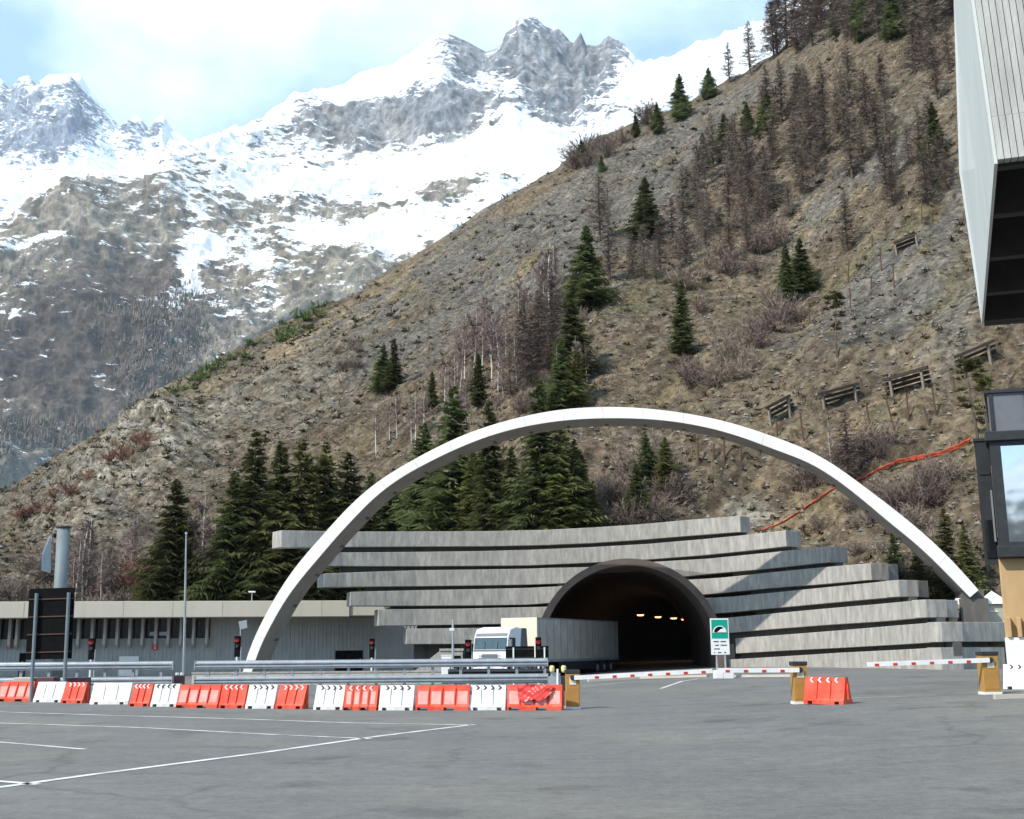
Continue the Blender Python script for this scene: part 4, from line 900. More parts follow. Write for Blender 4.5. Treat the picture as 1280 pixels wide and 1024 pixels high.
# ------------------------------------------------------------------ plastic barriers
def chevron(mb, cx, cz, sz, dirn, y):
    h = sz/2; w = sz*.40; tx = sz*.5*dirn
    for sg in (1,-1):
        a = (cx-tx/2, cz+sg*h); b = (cx-tx/2+w*dirn, cz+sg*h); c_ = (cx+tx/2+w*dirn, cz); d = (cx+tx/2, cz)
        mb.add([(a[0],y,a[1]),(b[0],y,b[1]),(c_[0],y,c_[1]),(d[0],y,d[1])] + [(a[0],y+.012,a[1]),(b[0],y+.012,b[1]),(c_[0],y+.012,c_[1]),(d[0],y+.012,d[1])], [(0,1,2,3),(7,6,5,4),(0,4,5,1),(1,5,6,2),(2,6,7,3),(3,7,4,0)])
HB = 0.66
def barrier(px0, px1, yb, kind, label, chev=0, rot=0.0, lean=0.0, big=False, Yoff=0.0, wscale=1.0, draped=False):
    a = PG(px0, yb); b = PG(px1, yb); ctr = (a+b)/2; w = (b-a).length/2*wscale; dxy = (b-a); ang = math.atan2(dxy.y, dxy.x)
    t = empty('plastic_barrier', (ctr.x, ctr.y+0.2+Yoff+rnd.uniform(-.08,.08), ground_z(ctr.x)), ang+rot+rnd.uniform(-.04,.04))
    mt = M['red_plastic'] if kind == 'red' else M['white_plastic']
    # cross-section in (y,z); x along the barrier. foot notches, grooves between panels
    def sec(inset=0.0, z0=0.0): return [(-.20+inset,z0),(-.20+inset,.10),(-.165+inset,.14),(-.075+inset,.56),(-.06+inset,HB),(.06-inset,HB),(.075-inset,.56),(.165-inset,.14),(.20-inset,.10),(.20-inset,z0)]
    npan = 4 if big else 3
    cuts = [-w]; kinds = []
    pw = 2*w/npan
    for k in range(npan):
        l_ = -w + k*pw; r_ = l_+pw
        g = .022
        if k: cuts.append(l_+g); kinds.append('groove')
        end = r_-g if k < npan-1 else w
        if (not big and k in (0, npan-1)) or (big and k in (0,2)):
            m0 = (l_+r_)/2 + (0.06*(-1 if k == 0 else 1))*0; hw = .065 if not big else .14
            cuts += [m0-hw, m0+hw, end]; kinds += ['panel','notch','panel']
        else: cuts.append(end); kinds.append('panel')
    mb = MB()
    for i, kd in enumerate(kinds):
        x0, x1 = cuts[i], cuts[i+1]
        s_ = sec(.032 if kd == 'groove' else 0, .075 if kd == 'notch' else 0)
        if kd == 'groove': s_ = [(-.20,0),(-.20,.10),(-.135,.14),(-.045,.53),(-.06,.56),(-.06,HB),(.06,HB),(.06,.56),(.045,.53),(.135,.14),(.20,.10),(.20,0)]
        sh = lambda q: lean*q
        n = len(s_); mb.add([(x0+sh(z),y,z) for y,z in s_]+[(x1+sh(z),y,z) for y,z in s_], [tuple(range(n)), tuple(range(n,2*n))[::-1]]+[(j,(j+1)%n,(j+1)%n+n,j+n) for j in range(n)])
    body = mb.build('body', mt, t)
    MB().box(w+lean*.3, w+lean*.3+.05, -.035,.035,.12,.5).build('coupling', mt, t)
    if big:
        for k in range(npan):
            l_ = -w+k*pw+.05; r_ = -w+(k+1)*pw-.05
            mb = MB(); f = lambda z: -.165+(z-.14)*(.09/.42)-.006
            mb.hexa([(l_+lean*.16,f(.16)+.004,.16),(r_+lean*.16,f(.16)+.004,.16),(r_+lean*.16,f(.16)+.01,.16),(l_+lean*.16,f(.16)+.01,.16)],[(l_+lean*.5,f(.5)-.003,.5),(r_+lean*.5,f(.5)-.003,.5),(r_+lean*.5,f(.5)+.01,.5),(l_+lean*.5,f(.5)+.01,.5)])
            mb.build('glare_dust_panel', M['pink_plastic'], t)
    if chev:
        strip_m = M['white_plastic'] if kind == 'red' else M['white_plastic']
        ns = 4
        for k in range(ns):
            c = MB(); chevron(c, (-w*.62 + k*(2*w*.62)/(ns-1)) + lean*.58, .59, .125 if kind=='red' else .125, 1 if chev > 0 else -1, -.082)
            c.build('chevron', M['white_plastic'] if kind == 'red' else M['chev_black'], t)
    if draped:   # crumpled red sheet hung over the middle
        gxn, gzn = 26, 14; vs = []; fs = []
        for j in range(gzn):
            for i in range(gxn):
                u_ = i/(gxn-1); v_ = j/(gzn-1); z = HB+.012 - v_*(.44-.10*abs(u_-.4)*2+.05*math.sin(u_*11))
                yv = -.085-(HB-z)*.22 - .075 - .022*math.sin(u_*7+v_*5+math.sin(v_*4)*1.5)*(1-abs(u_-.5)) - .018*math.sin(v_*9-u_*13+2*math.sin(u_*5)) - .01*math.sin(u_*31+v_*19)
                vs.append(((-.55+1.1*u_)*w*1.2*(1.0-.22*v_*(1-abs(u_-.5)))+.02, yv, z))
        for j in range(gzn-1):
            for i in range(gxn-1): q_ = j*gxn+i; fs.append((q_,q_+1,q_+gxn+1,q_+gxn))
        mb = MB(); mb.add(vs, fs); mb.build('draped_sheet', M['red_sheet'], t, smooth=True)
    tag(t, label, 'barrier', 'plastic road barriers'); return t
barrier(-52,-6,876,'white','white barrier cut by the left edge of the picture')
barrier(-5,41,877,'red','red barrier with pale pink panels at the left picture edge',big=True,lean=.12)
barrier(42,77,878,'white','plain white barrier under the left part of the black sign',lean=.1)
barrier(78,106,879,'red','red barrier with white chevrons below the right post of the black sign',chev=1,rot=-.10,lean=.1)
barrier(114,162,880.5,'white','long plain white barrier right of the black sign',lean=.05)
barrier(163,187.5,883,'red','narrow red barrier with left-pointing chevrons below the fire point sign',chev=-1,lean=.1)
barrier(189,220.5,883.5,'white','white barrier with black left-pointing chevrons at the guard rail gap',chev=-1,lean=.08)
barrier(221,273,885,'red','wide red barrier with pale pink panels under the tall mast',big=True,lean=.1)
barrier(274,305,885.5,'red','red barrier with left-pointing white chevrons before the arch foot',chev=-1,lean=.08)
barrier(307.5,343,886,'white','white barrier with black chevrons directly right of the arch foot',chev=1,lean=.08)
barrier(344.5,380,886.5,'red','red barrier with white chevrons just left of the gap in the row',chev=1,rot=-.08,lean=.12)
barrier(392.5,429,887.5,'white','white barrier with black chevrons just right of the gap in the row',chev=1,lean=.06)
barrier(431,472,888,'red','red barrier with pale pink panels and left-pointing chevrons',chev=-1,lean=.03,big=True)
barrier(474.5,517,888,'white','white barrier with black chevrons between two pale-panelled red ones',chev=1,lean=.03)
barrier(521,587,888,'red','widest red barrier with pale panels in front of the electrical cabinet',big=True,lean=.02)
barrier(588,633,888,'white','white barrier with black chevrons in front of the truck',chev=1)
barrier(635,704,888,'red','red barrier with a crumpled red sheet beside the ochre gate cabinet',big=True,draped=True)
barrier(1012,1062,880.5,'red','lone red barrier with white chevrons beside the middle gate cabinet',chev=-1,rot=.03)
barrier(1262,1312,862,'white','white barrier with black chevrons at the foot of the cabin',chev=1)

# ------------------------------------------------------------------ barrier gates
def gate(px, yb, yt, arm_px, arm_y, arm_sections, label, width=0.36, arm_back=0.12):
    b = PG(px, yb); Y = b.y; z0 = b.z; zt = P(px, yt, Y).z; t = empty('barrier_gate', (b.x, Y, z0)); h = zt-z0; w = width/2
    MB().box(-w-.02,w+.02,-.02,.40,-0.02,0.06).build('plinth', M['white'], t)
    MB().box(-w,w,0,.36,.06,h-.1).build('cabinet', M['ochre'], t, bevel=.015); MB().box(-w-.015,w+.015,-.015,.375,h-.097,h).build('cap', M['dark_metal'], t, bevel=.01)
    MB().box(-.09,.09,-.012,0,h*.62,h*.62+.20).build('label_plate', M['tarp_cream'], t)
    MB().box(-w+.03,w-.03,-.006,0,.12,h*.55).build('access_door', M['ochre'], t)
    xe = P(arm_px, arm_y, Y).x - b.x; ze = P(arm_px, arm_y, Y+arm_back).z - z0; zs = h*.80; sg = 1 if xe > 0 else -1
    n = arm_sections*2; am = None
    pv = MB().tube([(0,-.06,zs),(0,.2,zs)],.07,12).build('arm_hub', M['dark_metal'], t)
    a0 = Vector((sg*w*.2,-.055,zs)); a1 = Vector((xe,-.055,ze))
    arm = MB().bar(a0, a1, .05, .115).build('arm', M['white'], t)
    for k in range(n):
        if k % 2 == 0: continue
        f0 = (k-.22)/n + .10*(1-k/n); f1 = f0 + .40/n
        p0 = a0+(a1-a0)*f0; p1 = a0+(a1-a0)*min(f1,1)
        MB().bar(p0+Vector((0,-.032,-.02)), p1+Vector((0,-.032,-.02)), .012, .065).build('red_band', M['red'], arm)
    # counter beam lip under the arm
    tag(t, label, 'barrier gate', 'ochre barrier gates'); return t
gate(716.5,886.5,837.5,890,838.5,7,'barrier gate whose long arm crosses the tunnel mouth, ochre cabinet by the row of barriers',.38)
gate(1002.5,880,827,897,838,4,'barrier gate with arm pointing at the tunnel sign, cabinet beside the lone red barrier',.36)
gate(1241.5,868,814.5,1083,830.5,6,'barrier gate with arm before the lowest portal beam, cabinet beside the cabin',.42)
# low kerb along the tunnel road
for (pp, nm) in (([(735,852),(800,848.5),(885,846)],'kerb'), ([(915,846.5),(1000,846)],'kerb')):
    p = [PG(*q) for q in pp]; mb = MB()
    for a, b in zip(p, p[1:]): mb.bar(a+Vector((0,0,.04)), b+Vector((0,0,.04)), .25, .12)
    o = mb.build(nm, M['concrete_pale'], None); tag(o, 'low pale kerb along the tunnel road', 'kerb', kind='structure')
t = PG(1270,873); 
o = MB().box(t.x-.5,t.x+3,t.y-.06,t.y+.1,t.z-.02,t.z+.09).build('kerb', M['concrete_pale'], None); tag(o,'short pale kerb under the cabin','kerb',kind='structure')
# dark mat of drain along arm base
# ------------------------------------------------------------------ tunnel sign
Yt = 52.0
b = PG(902,848.5); Yt = b.y; t = empty('tunnel_sign', (P(901,840,Yt).x, Yt, b.z))
x0 = P(888.5,800,Yt).x - t.location.x; x1 = P(911.5,800,Yt).x - t.location.x; z1 = P(900,773,Yt).z - b.z; zm = P(900,798,Yt).z - b.z; z0 = P(900,818.5,Yt).z - b.z
pn = MB().box(x0,x1,0,.04,z0,z1).build('panel', M['white'], t)
gp_ = MB().box(x0+.05,x1-.05,-.012,0,zm,z1-.06).build('green_field', M['green_sign'], pn)
xc = (x0+x1)/2; wv = x1-x0; zc = zm+(z1-zm)*.30; r1 = wv*.38; r2 = wv*.31
def halfdisc(r, y, zc): return MB().prism([(xc+r*math.cos(math.pi*k/16), zc+r*math.sin(math.pi*k/16)) for k in range(17)], 'y', y, y+.008)
halfdisc(r1,-.022,zc-.02).build('white_ring', M['white'], pn); halfdisc(r2,-.032,zc).build('tunnel_opening', M['black'], pn)
MB().prism([(xc-.12,zc),(xc+.30,zc),(xc+.24,zc+.12),(xc+.18,zc+.17),(xc+.05,zc+.14)], 'y', -.042,-.034).build('road_shape', M['white'], pn)
for k, segs in enumerate([[(.14,.42),(.52,.82)],[(.22,.42),(.52,.86)],[(.16,.46)],[(.14,.2),(.36,.54),(.7,.8)]]):
    for a, c_ in segs: MB().box(x0+wv*a, x0+wv*c_, -.010, 0, zm-.16-k*.16, zm-.12-k*.16).build('lettering', M['dark_metal'], pn)
for x in (x0+.24, x1-.2): MB().tube([(x,.07,0),(x,.07,z1-.1)],.04,8).build('post', M['galv'], t)
for (a, c_) in ((x0+.08,xc+.05),(xc+.06,x1+.1)): MB().box(a,c_,-.2,.3,0,.36).build('ballast_block', M['white'], t, bevel=.02)
tag(t, 'green and white tunnel sign on two posts at the tunnel mouth', 'road sign')

# ------------------------------------------------------------------ concrete canopy, upper right
cn = empty('concrete_canopy', (5.5, 13, 0)); ci = Matrix.Translation(-Vector(cn.location))
YN, YF = 10.4, 15.8
zs_ = P(1243,205,YN).z
def at_z(px, py, z): d = ray(px,py); k = (z-EYE.z)/d.z; return EYE+d*k
n0 = P(1243,205,YN); f0 = at_z(1227,405,zs_); YF = f0.y
n1 = P(1214,0,YN*1.02); n2 = P(1196,-140,YN*1.05)
f1 = P(1199,215,YF*1.02); f2 = P(1192,0,YF*1.0); f3 = P(1192,-140,YF*.99)
rt = Vector((math.cos(R(-18)), math.sin(R(-18)), 0))*9
pts_e = [n0,n1,n2,f3,f2,f1,f0]
th_ = rt.normalized()*0.03
mb = MB(); q = [ci@v for v in pts_e]; q2 = [ci@(v+th_) for v in pts_e]; k = len(q); mb.add(q+q2, [tuple(range(k)), tuple(range(k,2*k))[::-1]]+[(i,(i+1)%k,(i+1)%k+k,i+k) for i in range(k)])
mb.build('end_wall', mat('pale_smooth_concrete', (0.50,0.52,0.49), 0.8, var=0.05, scale=1.5, stretch=(1,1,.3), bump=.1, dirt=(.38,.4,.37), dirt_amt=.5), cn)
# ribbed fascia: separate vertical boards
fm = mat('ribbed_concrete', (0.40,0.40,0.37), 0.85, var=.15, scale=3, stretch=(2,2,.4), bump=.4, bscale=20, dirt=(.22,.22,.2), dirt_amt=.6)
ed = rt.normalized(); nvf = Vector((-ed.y, ed.x, 0)); nvf = -nvf if nvf.y > 0 else nvf
seam = 0.70
for i in range(26):
    a = .034+i*.062; b_ = a+.055; 
    for (lo, hi, d_) in ((0.02, .27, .015),(.275, 1.0, 0.0)):
        p0 = n0+(n1-n0)*lo*1.0; p1 = n0+(n1-n0)*hi
        bot = [p0+ed*a+nvf*(0.0+d_), p0+ed*b_+nvf*(d_), p0+ed*b_-nvf*.1, p0+ed*a-nvf*.1]; top = [p1+ed*a+nvf*d_, p1+ed*b_+nvf*d_, p1+ed*b_-nvf*.1, p1+ed*a-nvf*.1]
        MB().hexa([ci@v for v in bot],[ci@v for v in top]).build('fascia_board', fm, cn)
    p0 = n1; p1 = n2; 
    MB().hexa([ci@v for v in (p0+ed*a, p0+ed*b_, p0+ed*b_-nvf*.1, p0+ed*a-nvf*.1)],[ci@v for v in (p1+ed*a, p1+ed*b_, p1+ed*b_-nvf*.1, p1+ed*a-nvf*.1)]).build('fascia_board', fm, cn)
bp_ = [n0-nvf*.1+ed*.04, n0-nvf*.1+ed*4.8, n0-nvf*.2+ed*4.8, n0-nvf*.2+ed*.04]; up_ = n2-n0
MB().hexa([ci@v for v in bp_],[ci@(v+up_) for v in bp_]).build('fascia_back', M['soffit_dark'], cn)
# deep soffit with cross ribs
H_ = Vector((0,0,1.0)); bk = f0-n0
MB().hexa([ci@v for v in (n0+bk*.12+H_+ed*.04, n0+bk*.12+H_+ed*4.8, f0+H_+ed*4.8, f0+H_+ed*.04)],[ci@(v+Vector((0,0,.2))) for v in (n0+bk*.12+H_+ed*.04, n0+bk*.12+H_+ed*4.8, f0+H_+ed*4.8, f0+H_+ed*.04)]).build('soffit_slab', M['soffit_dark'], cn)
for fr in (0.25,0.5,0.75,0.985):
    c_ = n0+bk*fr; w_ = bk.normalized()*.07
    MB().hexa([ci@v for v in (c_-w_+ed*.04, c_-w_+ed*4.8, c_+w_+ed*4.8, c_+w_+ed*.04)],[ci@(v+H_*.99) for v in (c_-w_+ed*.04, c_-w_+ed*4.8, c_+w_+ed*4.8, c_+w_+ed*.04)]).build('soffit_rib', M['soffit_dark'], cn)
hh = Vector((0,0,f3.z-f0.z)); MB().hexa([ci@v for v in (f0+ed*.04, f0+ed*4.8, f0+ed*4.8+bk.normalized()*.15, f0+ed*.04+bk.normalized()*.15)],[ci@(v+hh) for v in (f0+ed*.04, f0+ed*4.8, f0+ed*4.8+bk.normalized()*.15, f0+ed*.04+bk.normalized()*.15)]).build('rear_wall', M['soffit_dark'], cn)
tag(cn, 'overhanging pale concrete canopy with ribbed fascia and dark coffered underside', 'canopy')

# ------------------------------------------------------------------ control cabin on ochre columns
Yb = 33.0
bo = P(1250,868,Yb); booth = empty('control_cabin', (bo.x, Yb, ground_z(bo.x))); bi = Matrix.Translation(-Vector(booth.location))
z_of = lambda y, Y=Yb: P(1245,y,Y).z
zA, zB_, zC, zD = z_of(697), z_of(683), z_of(552), z_of(492)
Acor = P(1249,692,Yb); Acor.z = 0
fd = Vector((math.cos(R(-14)), math.sin(R(-14)), 0)); bdv = Vector((.395,.918,0)).normalized()     # front face runs right, side face runs back
def loc(u_, v_, z): return bi @ Vector((Acor.x+fd.x*u_+bdv.x*v_, Acor.y+fd.y*u_+bdv.y*v_, z))
def block(u0,u1,v0,v1,za,zb,nm,mt,par=booth,bev=0.0): return MB().hexa([loc(u0,v0,za),loc(u1,v0,za),loc(u1,v1,za),loc(u0,v1,za)],[loc(u0,v0,zb),loc(u1,v0,zb),loc(u1,v1,zb),loc(u0,v1,zb)]).build(nm, M[mt], par, bevel=bev)
block(-.05,6,-.06,5,zA,zB_,'floor_beam','dark_metal',bev=.02)
block(0.0,0.16,0,.16,zB_,zC,'corner_post','dark_metal')
block(.16,6,.35,5,zB_+.003,zC-.003,'interior','black')
for k in range(4):
    u0 = .30+k*1.12
    p = block(u0,u0+.86,.03,.05,zB_+.12,zC-.14,'window_pane','mirror_glass'); 
    block(u0+.86,u0+1.12,0,.10,zB_,zC,'mullion','dark_metal')
block(.16,.30,.0,.10,zB_,zC,'mullion','dark_metal'); block(.30,6,.0,.1,zC-.14,zC,'head_frame','dark_metal'); block(.30,6,.0,.1,zB_,zB_+.12,'sill_frame','dark_metal')
block(-.10,6.1,-.12,5,zC+.003,zC+.28,'ledge','dark_metal',bev=.02)
block(.06,6,.05,5,zC+.28,zD,'parapet','truck_grey'); block(-.02,6.1,-.03,5,zD+.003,zD+.09,'coping','dark_metal')
for k in range(5): block(.1+k*.95,.2+k*.95,.0,.06,zC+.283,zD,'parapet_rib','dark_metal')
# side wing, lower and set back
zw0, zw1 = z_of(712,36), z_of(566,36)
block(-.42,-.02,.9,1.0,zw0,zw1,'wing_face','dark_metal'); block(-.45,0,.86,4.2,zw1,zw1+.08,'wing_coping','dark_metal'); block(-.42,-.36,1.0,4.2,zw0,zw1-.003,'wing_side','dark_metal')
block(-.34,-.08,.86,.895,zw0+.2,zw0+1.3,'wing_window','glass_dark'); block(-.36,-.06,.87,.898,zw1-1.0,zw1-.9,'wing_transom','dark_metal'); block(-.10,-.05,.80,.86,zB_+.2,zB_+1.7,'handrail','galv')
# ochre columns
for (u0,u1,za,zb,v0) in ((-.04,.66,.0,zA,.25),(.95,1.7,.0,zA,.30),(1.9,2.6,0,zA,.3)):
    block(u0,u1,v0,v0+1.2,za+.9,zb-.003,'column','ochre_concrete',bev=.04)
for k in range(6): block(.02+k*.27,.14+k*.27,-.02,.248,z_of(797),z_of(772),'corbel','ochre_concrete',bev=.015)
block(-.06,3.5,.05,1.6,-.02,z_of(797)-.003,'base_wall','white'); block(.58,1.05,.0,.045,z_of(748),z_of(737),'blue_sign','blue_sign')
tag(booth, 'dark glazed control cabin raised on ochre concrete columns', 'control cabin')

# pale pyramid-capped stone pillars by the right arch foot
for (px,yb,yt,w_,lab) in ((1229,780,751,.62,'pale pillar with pyramid cap nearest the arch foot'),(1243,780,741,.72,'taller pale pillar with pyramid cap beside the cabin')):
    q = P(px,yb,62.4); zt = P(px,yt,62.4).z; t = empty('capped_pillar', (q.x,62.4,1.9)); h = zt-1.9
    MB().box(-w_*.8,w_*.8,-w_*.8,w_*.8,0,h-.62).build('shaft', M['concrete_pale'], t, bevel=.03)
    mb = MB(); mb.add([(-w_,-w_,h-.6),(w_,-w_,h-.6),(w_,w_,h-.6),(-w_,w_,h-.6),(0,0,h+.1)], [(3,2,1,0),(0,1,4),(1,2,4),(2,3,4),(3,0,4)]); mb.build('cap', M['white'], t); tag(t, lab, 'pillar', 'pyramid-capped pillars')
q = P(1200,775,61.9); t = empty('lantern', (q.x,61.9,1.9)); zt = P(1200,748,61.9).z-1.9
MB().tube([(0,0,0),(0,0,zt*.55),(.05,0,zt*.8)],.07,8).build('post', M['wood_post'], t); MB().tube([(.0,0,zt*.75),(0,0,zt*.85),(0,0,zt)],[.16,.26,.14],12).build('globe', M['white'], t); tag(t, 'small lantern with white globe left of the right arch foot', 'lantern')
# terrace fill carrying the arch foot
o = MB().hexa([(P(1178,770,61).x,61.0,0),(36,61.6,0),(38,70,0),(P(1150,770,70).x,70,0)],[(P(1178,770,61).x,61.0,2.25),(36,61.6,2.25),(38,70,4.0),(P(1150,770,70).x,70,4.6)]).build('terrace', M['hill'], None)
tag(o, 'earth terrace behind the lowest portal beams', 'terrace', kind='structure')
_ca = o.data.color_attributes.new('Col','FLOAT_COLOR','POINT')
for d_ in _ca.data: d_.color = (.13,.11,.08,1)

# ------------------------------------------------------------------ snow fences, stakes and net on the slope
def slope_at(px, py): return on_hill(px, py)
def snow_fence(pl, pr, feetL, feetR, label):
    a = slope_at(*feetL); b = slope_at(*feetR); 
    t = empty('snow_fence', (a+b)/2); ti = Matrix.Translation(-Vector(t.location))
    d = (b-a); L0 = d.length; d.normalize(); up = Vector((-.12,-.1,1)).normalized(); hL = (feetL[1]-pl[1])/F_PX*a.y*1.0; hL = max(hL, 1.2)
    bkd = Vector((.35,.85,.25)).normalized()
    for q in (a, b): 
        MB().bar(ti@(q-up*.4), ti@(q+up*hL), .17).build('post', M['wood_post'], t); MB().bar(ti@(q+up*hL*.9), ti@(q+bkd*1.5+up*.2), .1).build('strut', M['wood_dark'], t)
    ext = (Vector(pr)-Vector(pl)).length/F_PX*a.y; ex = (ext-L0)/2
    for k in range(4):
        c0 = a+up*(hL*(1.0-.02*k))+bkd*(k*.55)-up*(k*.34) - d*ex; c1 = b+up*(hL*(1.0-.02*k))+bkd*(k*.55)-up*(k*.34) + d*ex
        MB().bar(ti@c0, ti@c1, .34, .22, up=up).build('plank', M['wood_dark'], t)
    tag(t, label, 'snow fence', 'timber snow fences on the slope'); return t
snow_fence((956,508),(993,495),(964,533),(988,520),'smallest low timber snow fence, touching the arch on the slope')
snow_fence((1021,491),(1080,479),(1031,513),(1071,502),'timber snow fence second from the arch, above the stakes')
snow_fence((1106,472),(1164,456),(1116,497),(1155,486),'timber snow fence third from the arch, free of trees')
snow_fence((1195,442),(1249,426),(1206,470),(1239,456),'timber snow fence half hidden behind the pine by the cabin')
snow_fence((1118,302),(1151,289),(1121,318),(1147,308),'lone timber snow fence high up beside the canopy')
STK = [(1083,508,1091,549),(1108,500,1119,537),(1133,494,1136,526),(1165,485,1170,517),(1192,474,1192,490),(1155,510,1163,532),(1000,517,1005,551),(970,524,972,546),(872,554,873,581),(892,556,892,577),(905,547,905,580),(926,554,926,575),(950,552,950,570),(1011,375,1012,403),(1062,361,1063,386),(1089,347,1089,362),(1100,312,1102,339),(1116,331,1118,361),(1061,326,1060,351),(1108,273,1108,302),(1152,251,1152,280),(1090,295,1090,310)]
def zone_of(x0_, y0_): return 'below the lower row of snow fences' if y0_ > 470 and x0_ > 960 else ('seen under the crown of the arch' if y0_ > 520 else 'high on the slope beside the canopy')
ORD = ['first','second','third','fourth','fifth','sixth','seventh','eighth','ninth','tenth','eleventh','twelfth','thirteenth','fourteenth','fifteenth','sixteenth','seventeenth','eighteenth','nineteenth','twentieth','twenty-first','twenty-second','twenty-third','twenty-fourth','twenty-fifth','twenty-sixth','twenty-seventh','twenty-eighth','twenty-ninth','thirtieth']
_seen = {}
for (x0_,y0_,x1_,y1_) in sorted(STK):
    q = on_hill(x1_,y1_); tp = P(x0_,y0_,q.y); o = MB().tube([q-Vector((0,0,.3))-q, tp-q], .07, 6); t = empty('slope_stake', q)
    o.build('stake', M['rust'], t); MB().tube([tp-q, tp-q+Vector((0,0,.06))], .09, 6).build('cap', M['rust'], t)
    zn = zone_of(x0_, y0_); k = _seen.get(zn, 0); _seen[zn] = k+1
    tag(t, 'thin rusty stake ' + zn + ', ' + ORD[k] + ' from the left', 'stake', 'rusty stakes ' + zn)
NET = [(949,665),(975,655),(999,640),(1028,620),(1048,608),(1078,599),(1095,590),(1122,579),(1145,576),(1174,570),(1198,561),(1213,552)]
np_ = []
for a, b in zip(NET, NET[1:]):
    for k in range(6): np_.append((a[0]+(b[0]-a[0])*k/6, a[1]+(b[1]-a[1])*k/6))
np_.append(NET[-1]); base = [on_hill(*q) for q in np_]
t = empty('orange_net_fence', base[0]); ti = Matrix.Translation(-base[0])
def nh(i): 
    f = i/(len(base)-1); return .08 + .24*float(sstep(.4,.75,np.array(f)))*(.9+.2*math.sin(i*.9)*math.sin(i*.37))
cord = MB()
for r_ in range(6):
    cord.tube([ti@(base[i]+Vector((.03*math.sin(i*2.1+r_),-.05-.03*r_,nh(i)*(r_+.6)/6+.02*math.sin(i*1.7+r_*2)))) for i in range(len(base))], .016, 4)
for i in range(len(base)-1):
    for k in range(3):
        q = base[i]+(base[i+1]-base[i])*(k/3); h_ = nh(i); cord.bar(ti@(q+Vector((0,-.1,.03))), ti@(q+(base[i+1]-base[i])*.2+Vector((0,-.15,h_))), .025)
cord.build('netting', M['orange_net'], t)
for i in range(4, len(base), 9): MB().tube([ti@(base[i]-Vector((0,0,.2))), ti@(base[i]+Vector((0,0,nh(i)+.25)))], .035, 6).build('post', M['rust'], t)
tag(t, 'orange plastic net fence sagging across the slope behind the arch', 'net fence')

# ------------------------------------------------------------------ trees
def leaf_mat(name, c, var=0.35, rough=0.8, scale=9.0, trans=0.0):
    mt, t, b = new_mat(name); l = t.links.new
    oi = N(t,'ShaderNodeObjectInfo'); tc = N(t,'ShaderNodeTexCoord')
    n = N(t,'ShaderNodeTexNoise'); n.inputs['Scale'].default_value = scale; n.inputs['Detail'].default_value = 3; l(tc.outputs['Object'], n.inputs['Vector'])
    r = N(t,'ShaderNodeValToRGB'); r.color_ramp.elements[0].position = .3; r.color_ramp.elements[1].position = .7
    r.color_ramp.elements[0].color = tuple(x*(1-var) for x in c)+(1,); r.color_ramp.elements[1].color = tuple(x*(1+var) for x in c)+(1,); l(n.outputs['Fac'], r.inputs[0])
    hs = N(t,'ShaderNodeHueSaturation'); l(r.outputs[0], hs.inputs['Color'])
    m1 = N(t,'ShaderNodeMapRange'); m1.inputs['To Min'].default_value = .466; m1.inputs['To Max'].default_value = .515; l(oi.outputs['Random'], m1.inputs[0]); l(m1.outputs[0], hs.inputs['Hue'])
    m2 = N(t,'ShaderNodeMapRange'); m2.inputs['To Min'].default_value = .68; m2.inputs['To Max'].default_value = 1.5; l(oi.outputs['Random'], m2.inputs[0]); l(m2.outputs[0], hs.inputs['Value'])
    l(hs.outputs[0], b.inputs['Base Color']); b.inputs['Roughness'].default_value = rough; b.inputs['Specular IOR Level'].default_value = .2
    if trans:
        tb = N(t,'ShaderNodeBsdfTranslucent'); l(hs.outputs[0], tb.inputs['Color']); ms = N(t,'ShaderNodeMixShader'); ms.inputs[0].default_value = trans
        l(b.outputs[0], ms.inputs[1]); l(tb.outputs[0], ms.inputs[2]); l(ms.outputs[0], t.nodes['Material Output'].inputs['Surface'])
    return mt
M['needle'] = leaf_mat('spruce_needles', (0.082,0.100,0.036), trans=.35)
M['needle_yellow'] = leaf_mat('yellow_green_needles', (0.19,0.18,0.045), trans=.35)
M['needle_pale'] = leaf_mat('pale_young_needles', (0.13,0.15,0.065), trans=.35)
M['needle_olive'] = leaf_mat('olive_needles', (0.120,0.120,0.040), trans=.35)
M['larch'] = leaf_mat('bare_larch_twigs', (0.165,0.132,0.106))
M['birch_twig'] = leaf_mat('bare_birch_twigs', (0.20,0.15,0.132))
M['bush'] = leaf_mat('bare_bush_twigs', (0.20,0.158,0.125))
M['russet'] = leaf_mat('russet_bush_twigs', (0.22,0.12,0.075))
M['bark'] = leaf_mat('dark_bark', (0.075,0.058,0.045))
M['birch_bark'] = leaf_mat('white_birch_bark', (0.50,0.47,0.42), var=.3, scale=30)

def tri_mesh(name, V, mt):     # V: (n,3,3)
    V = np.asarray(V, np.float32); n = len(V); me = bpy.data.meshes.new(name)
    me.vertices.add(n*3); me.vertices.foreach_set('co', V.ravel()); me.loops.add(n*3); me.polygons.add(n)
    me.loops.foreach_set('vertex_index', np.arange(n*3, dtype=np.int32)); me.polygons.foreach_set('loop_start', np.arange(0, n*3, 3, dtype=np.int32)); me.update(calc_edges=True)
    me.materials.append(mt); return me
def trunk_mesh(name, h, r0, mt, lean=0.0, seed=0, bend=0.0):
    rr = random.Random(seed); pts_ = []; n = 9
    for k in range(n):
        z = h*k/(n-1); pts_.append((lean*z + bend*math.sin(z*5+seed) + rr.uniform(-.004,.004), bend*math.cos(z*4+seed)+rr.uniform(-.004,.004)-bend*math.cos(seed), z - (0.06 if k == 0 else 0)))
    me = MB().tube(pts_, [r0*(1-.92*k/(n-1)) for k in range(n)], 6).mesh(name); me.materials.append(mt); return me
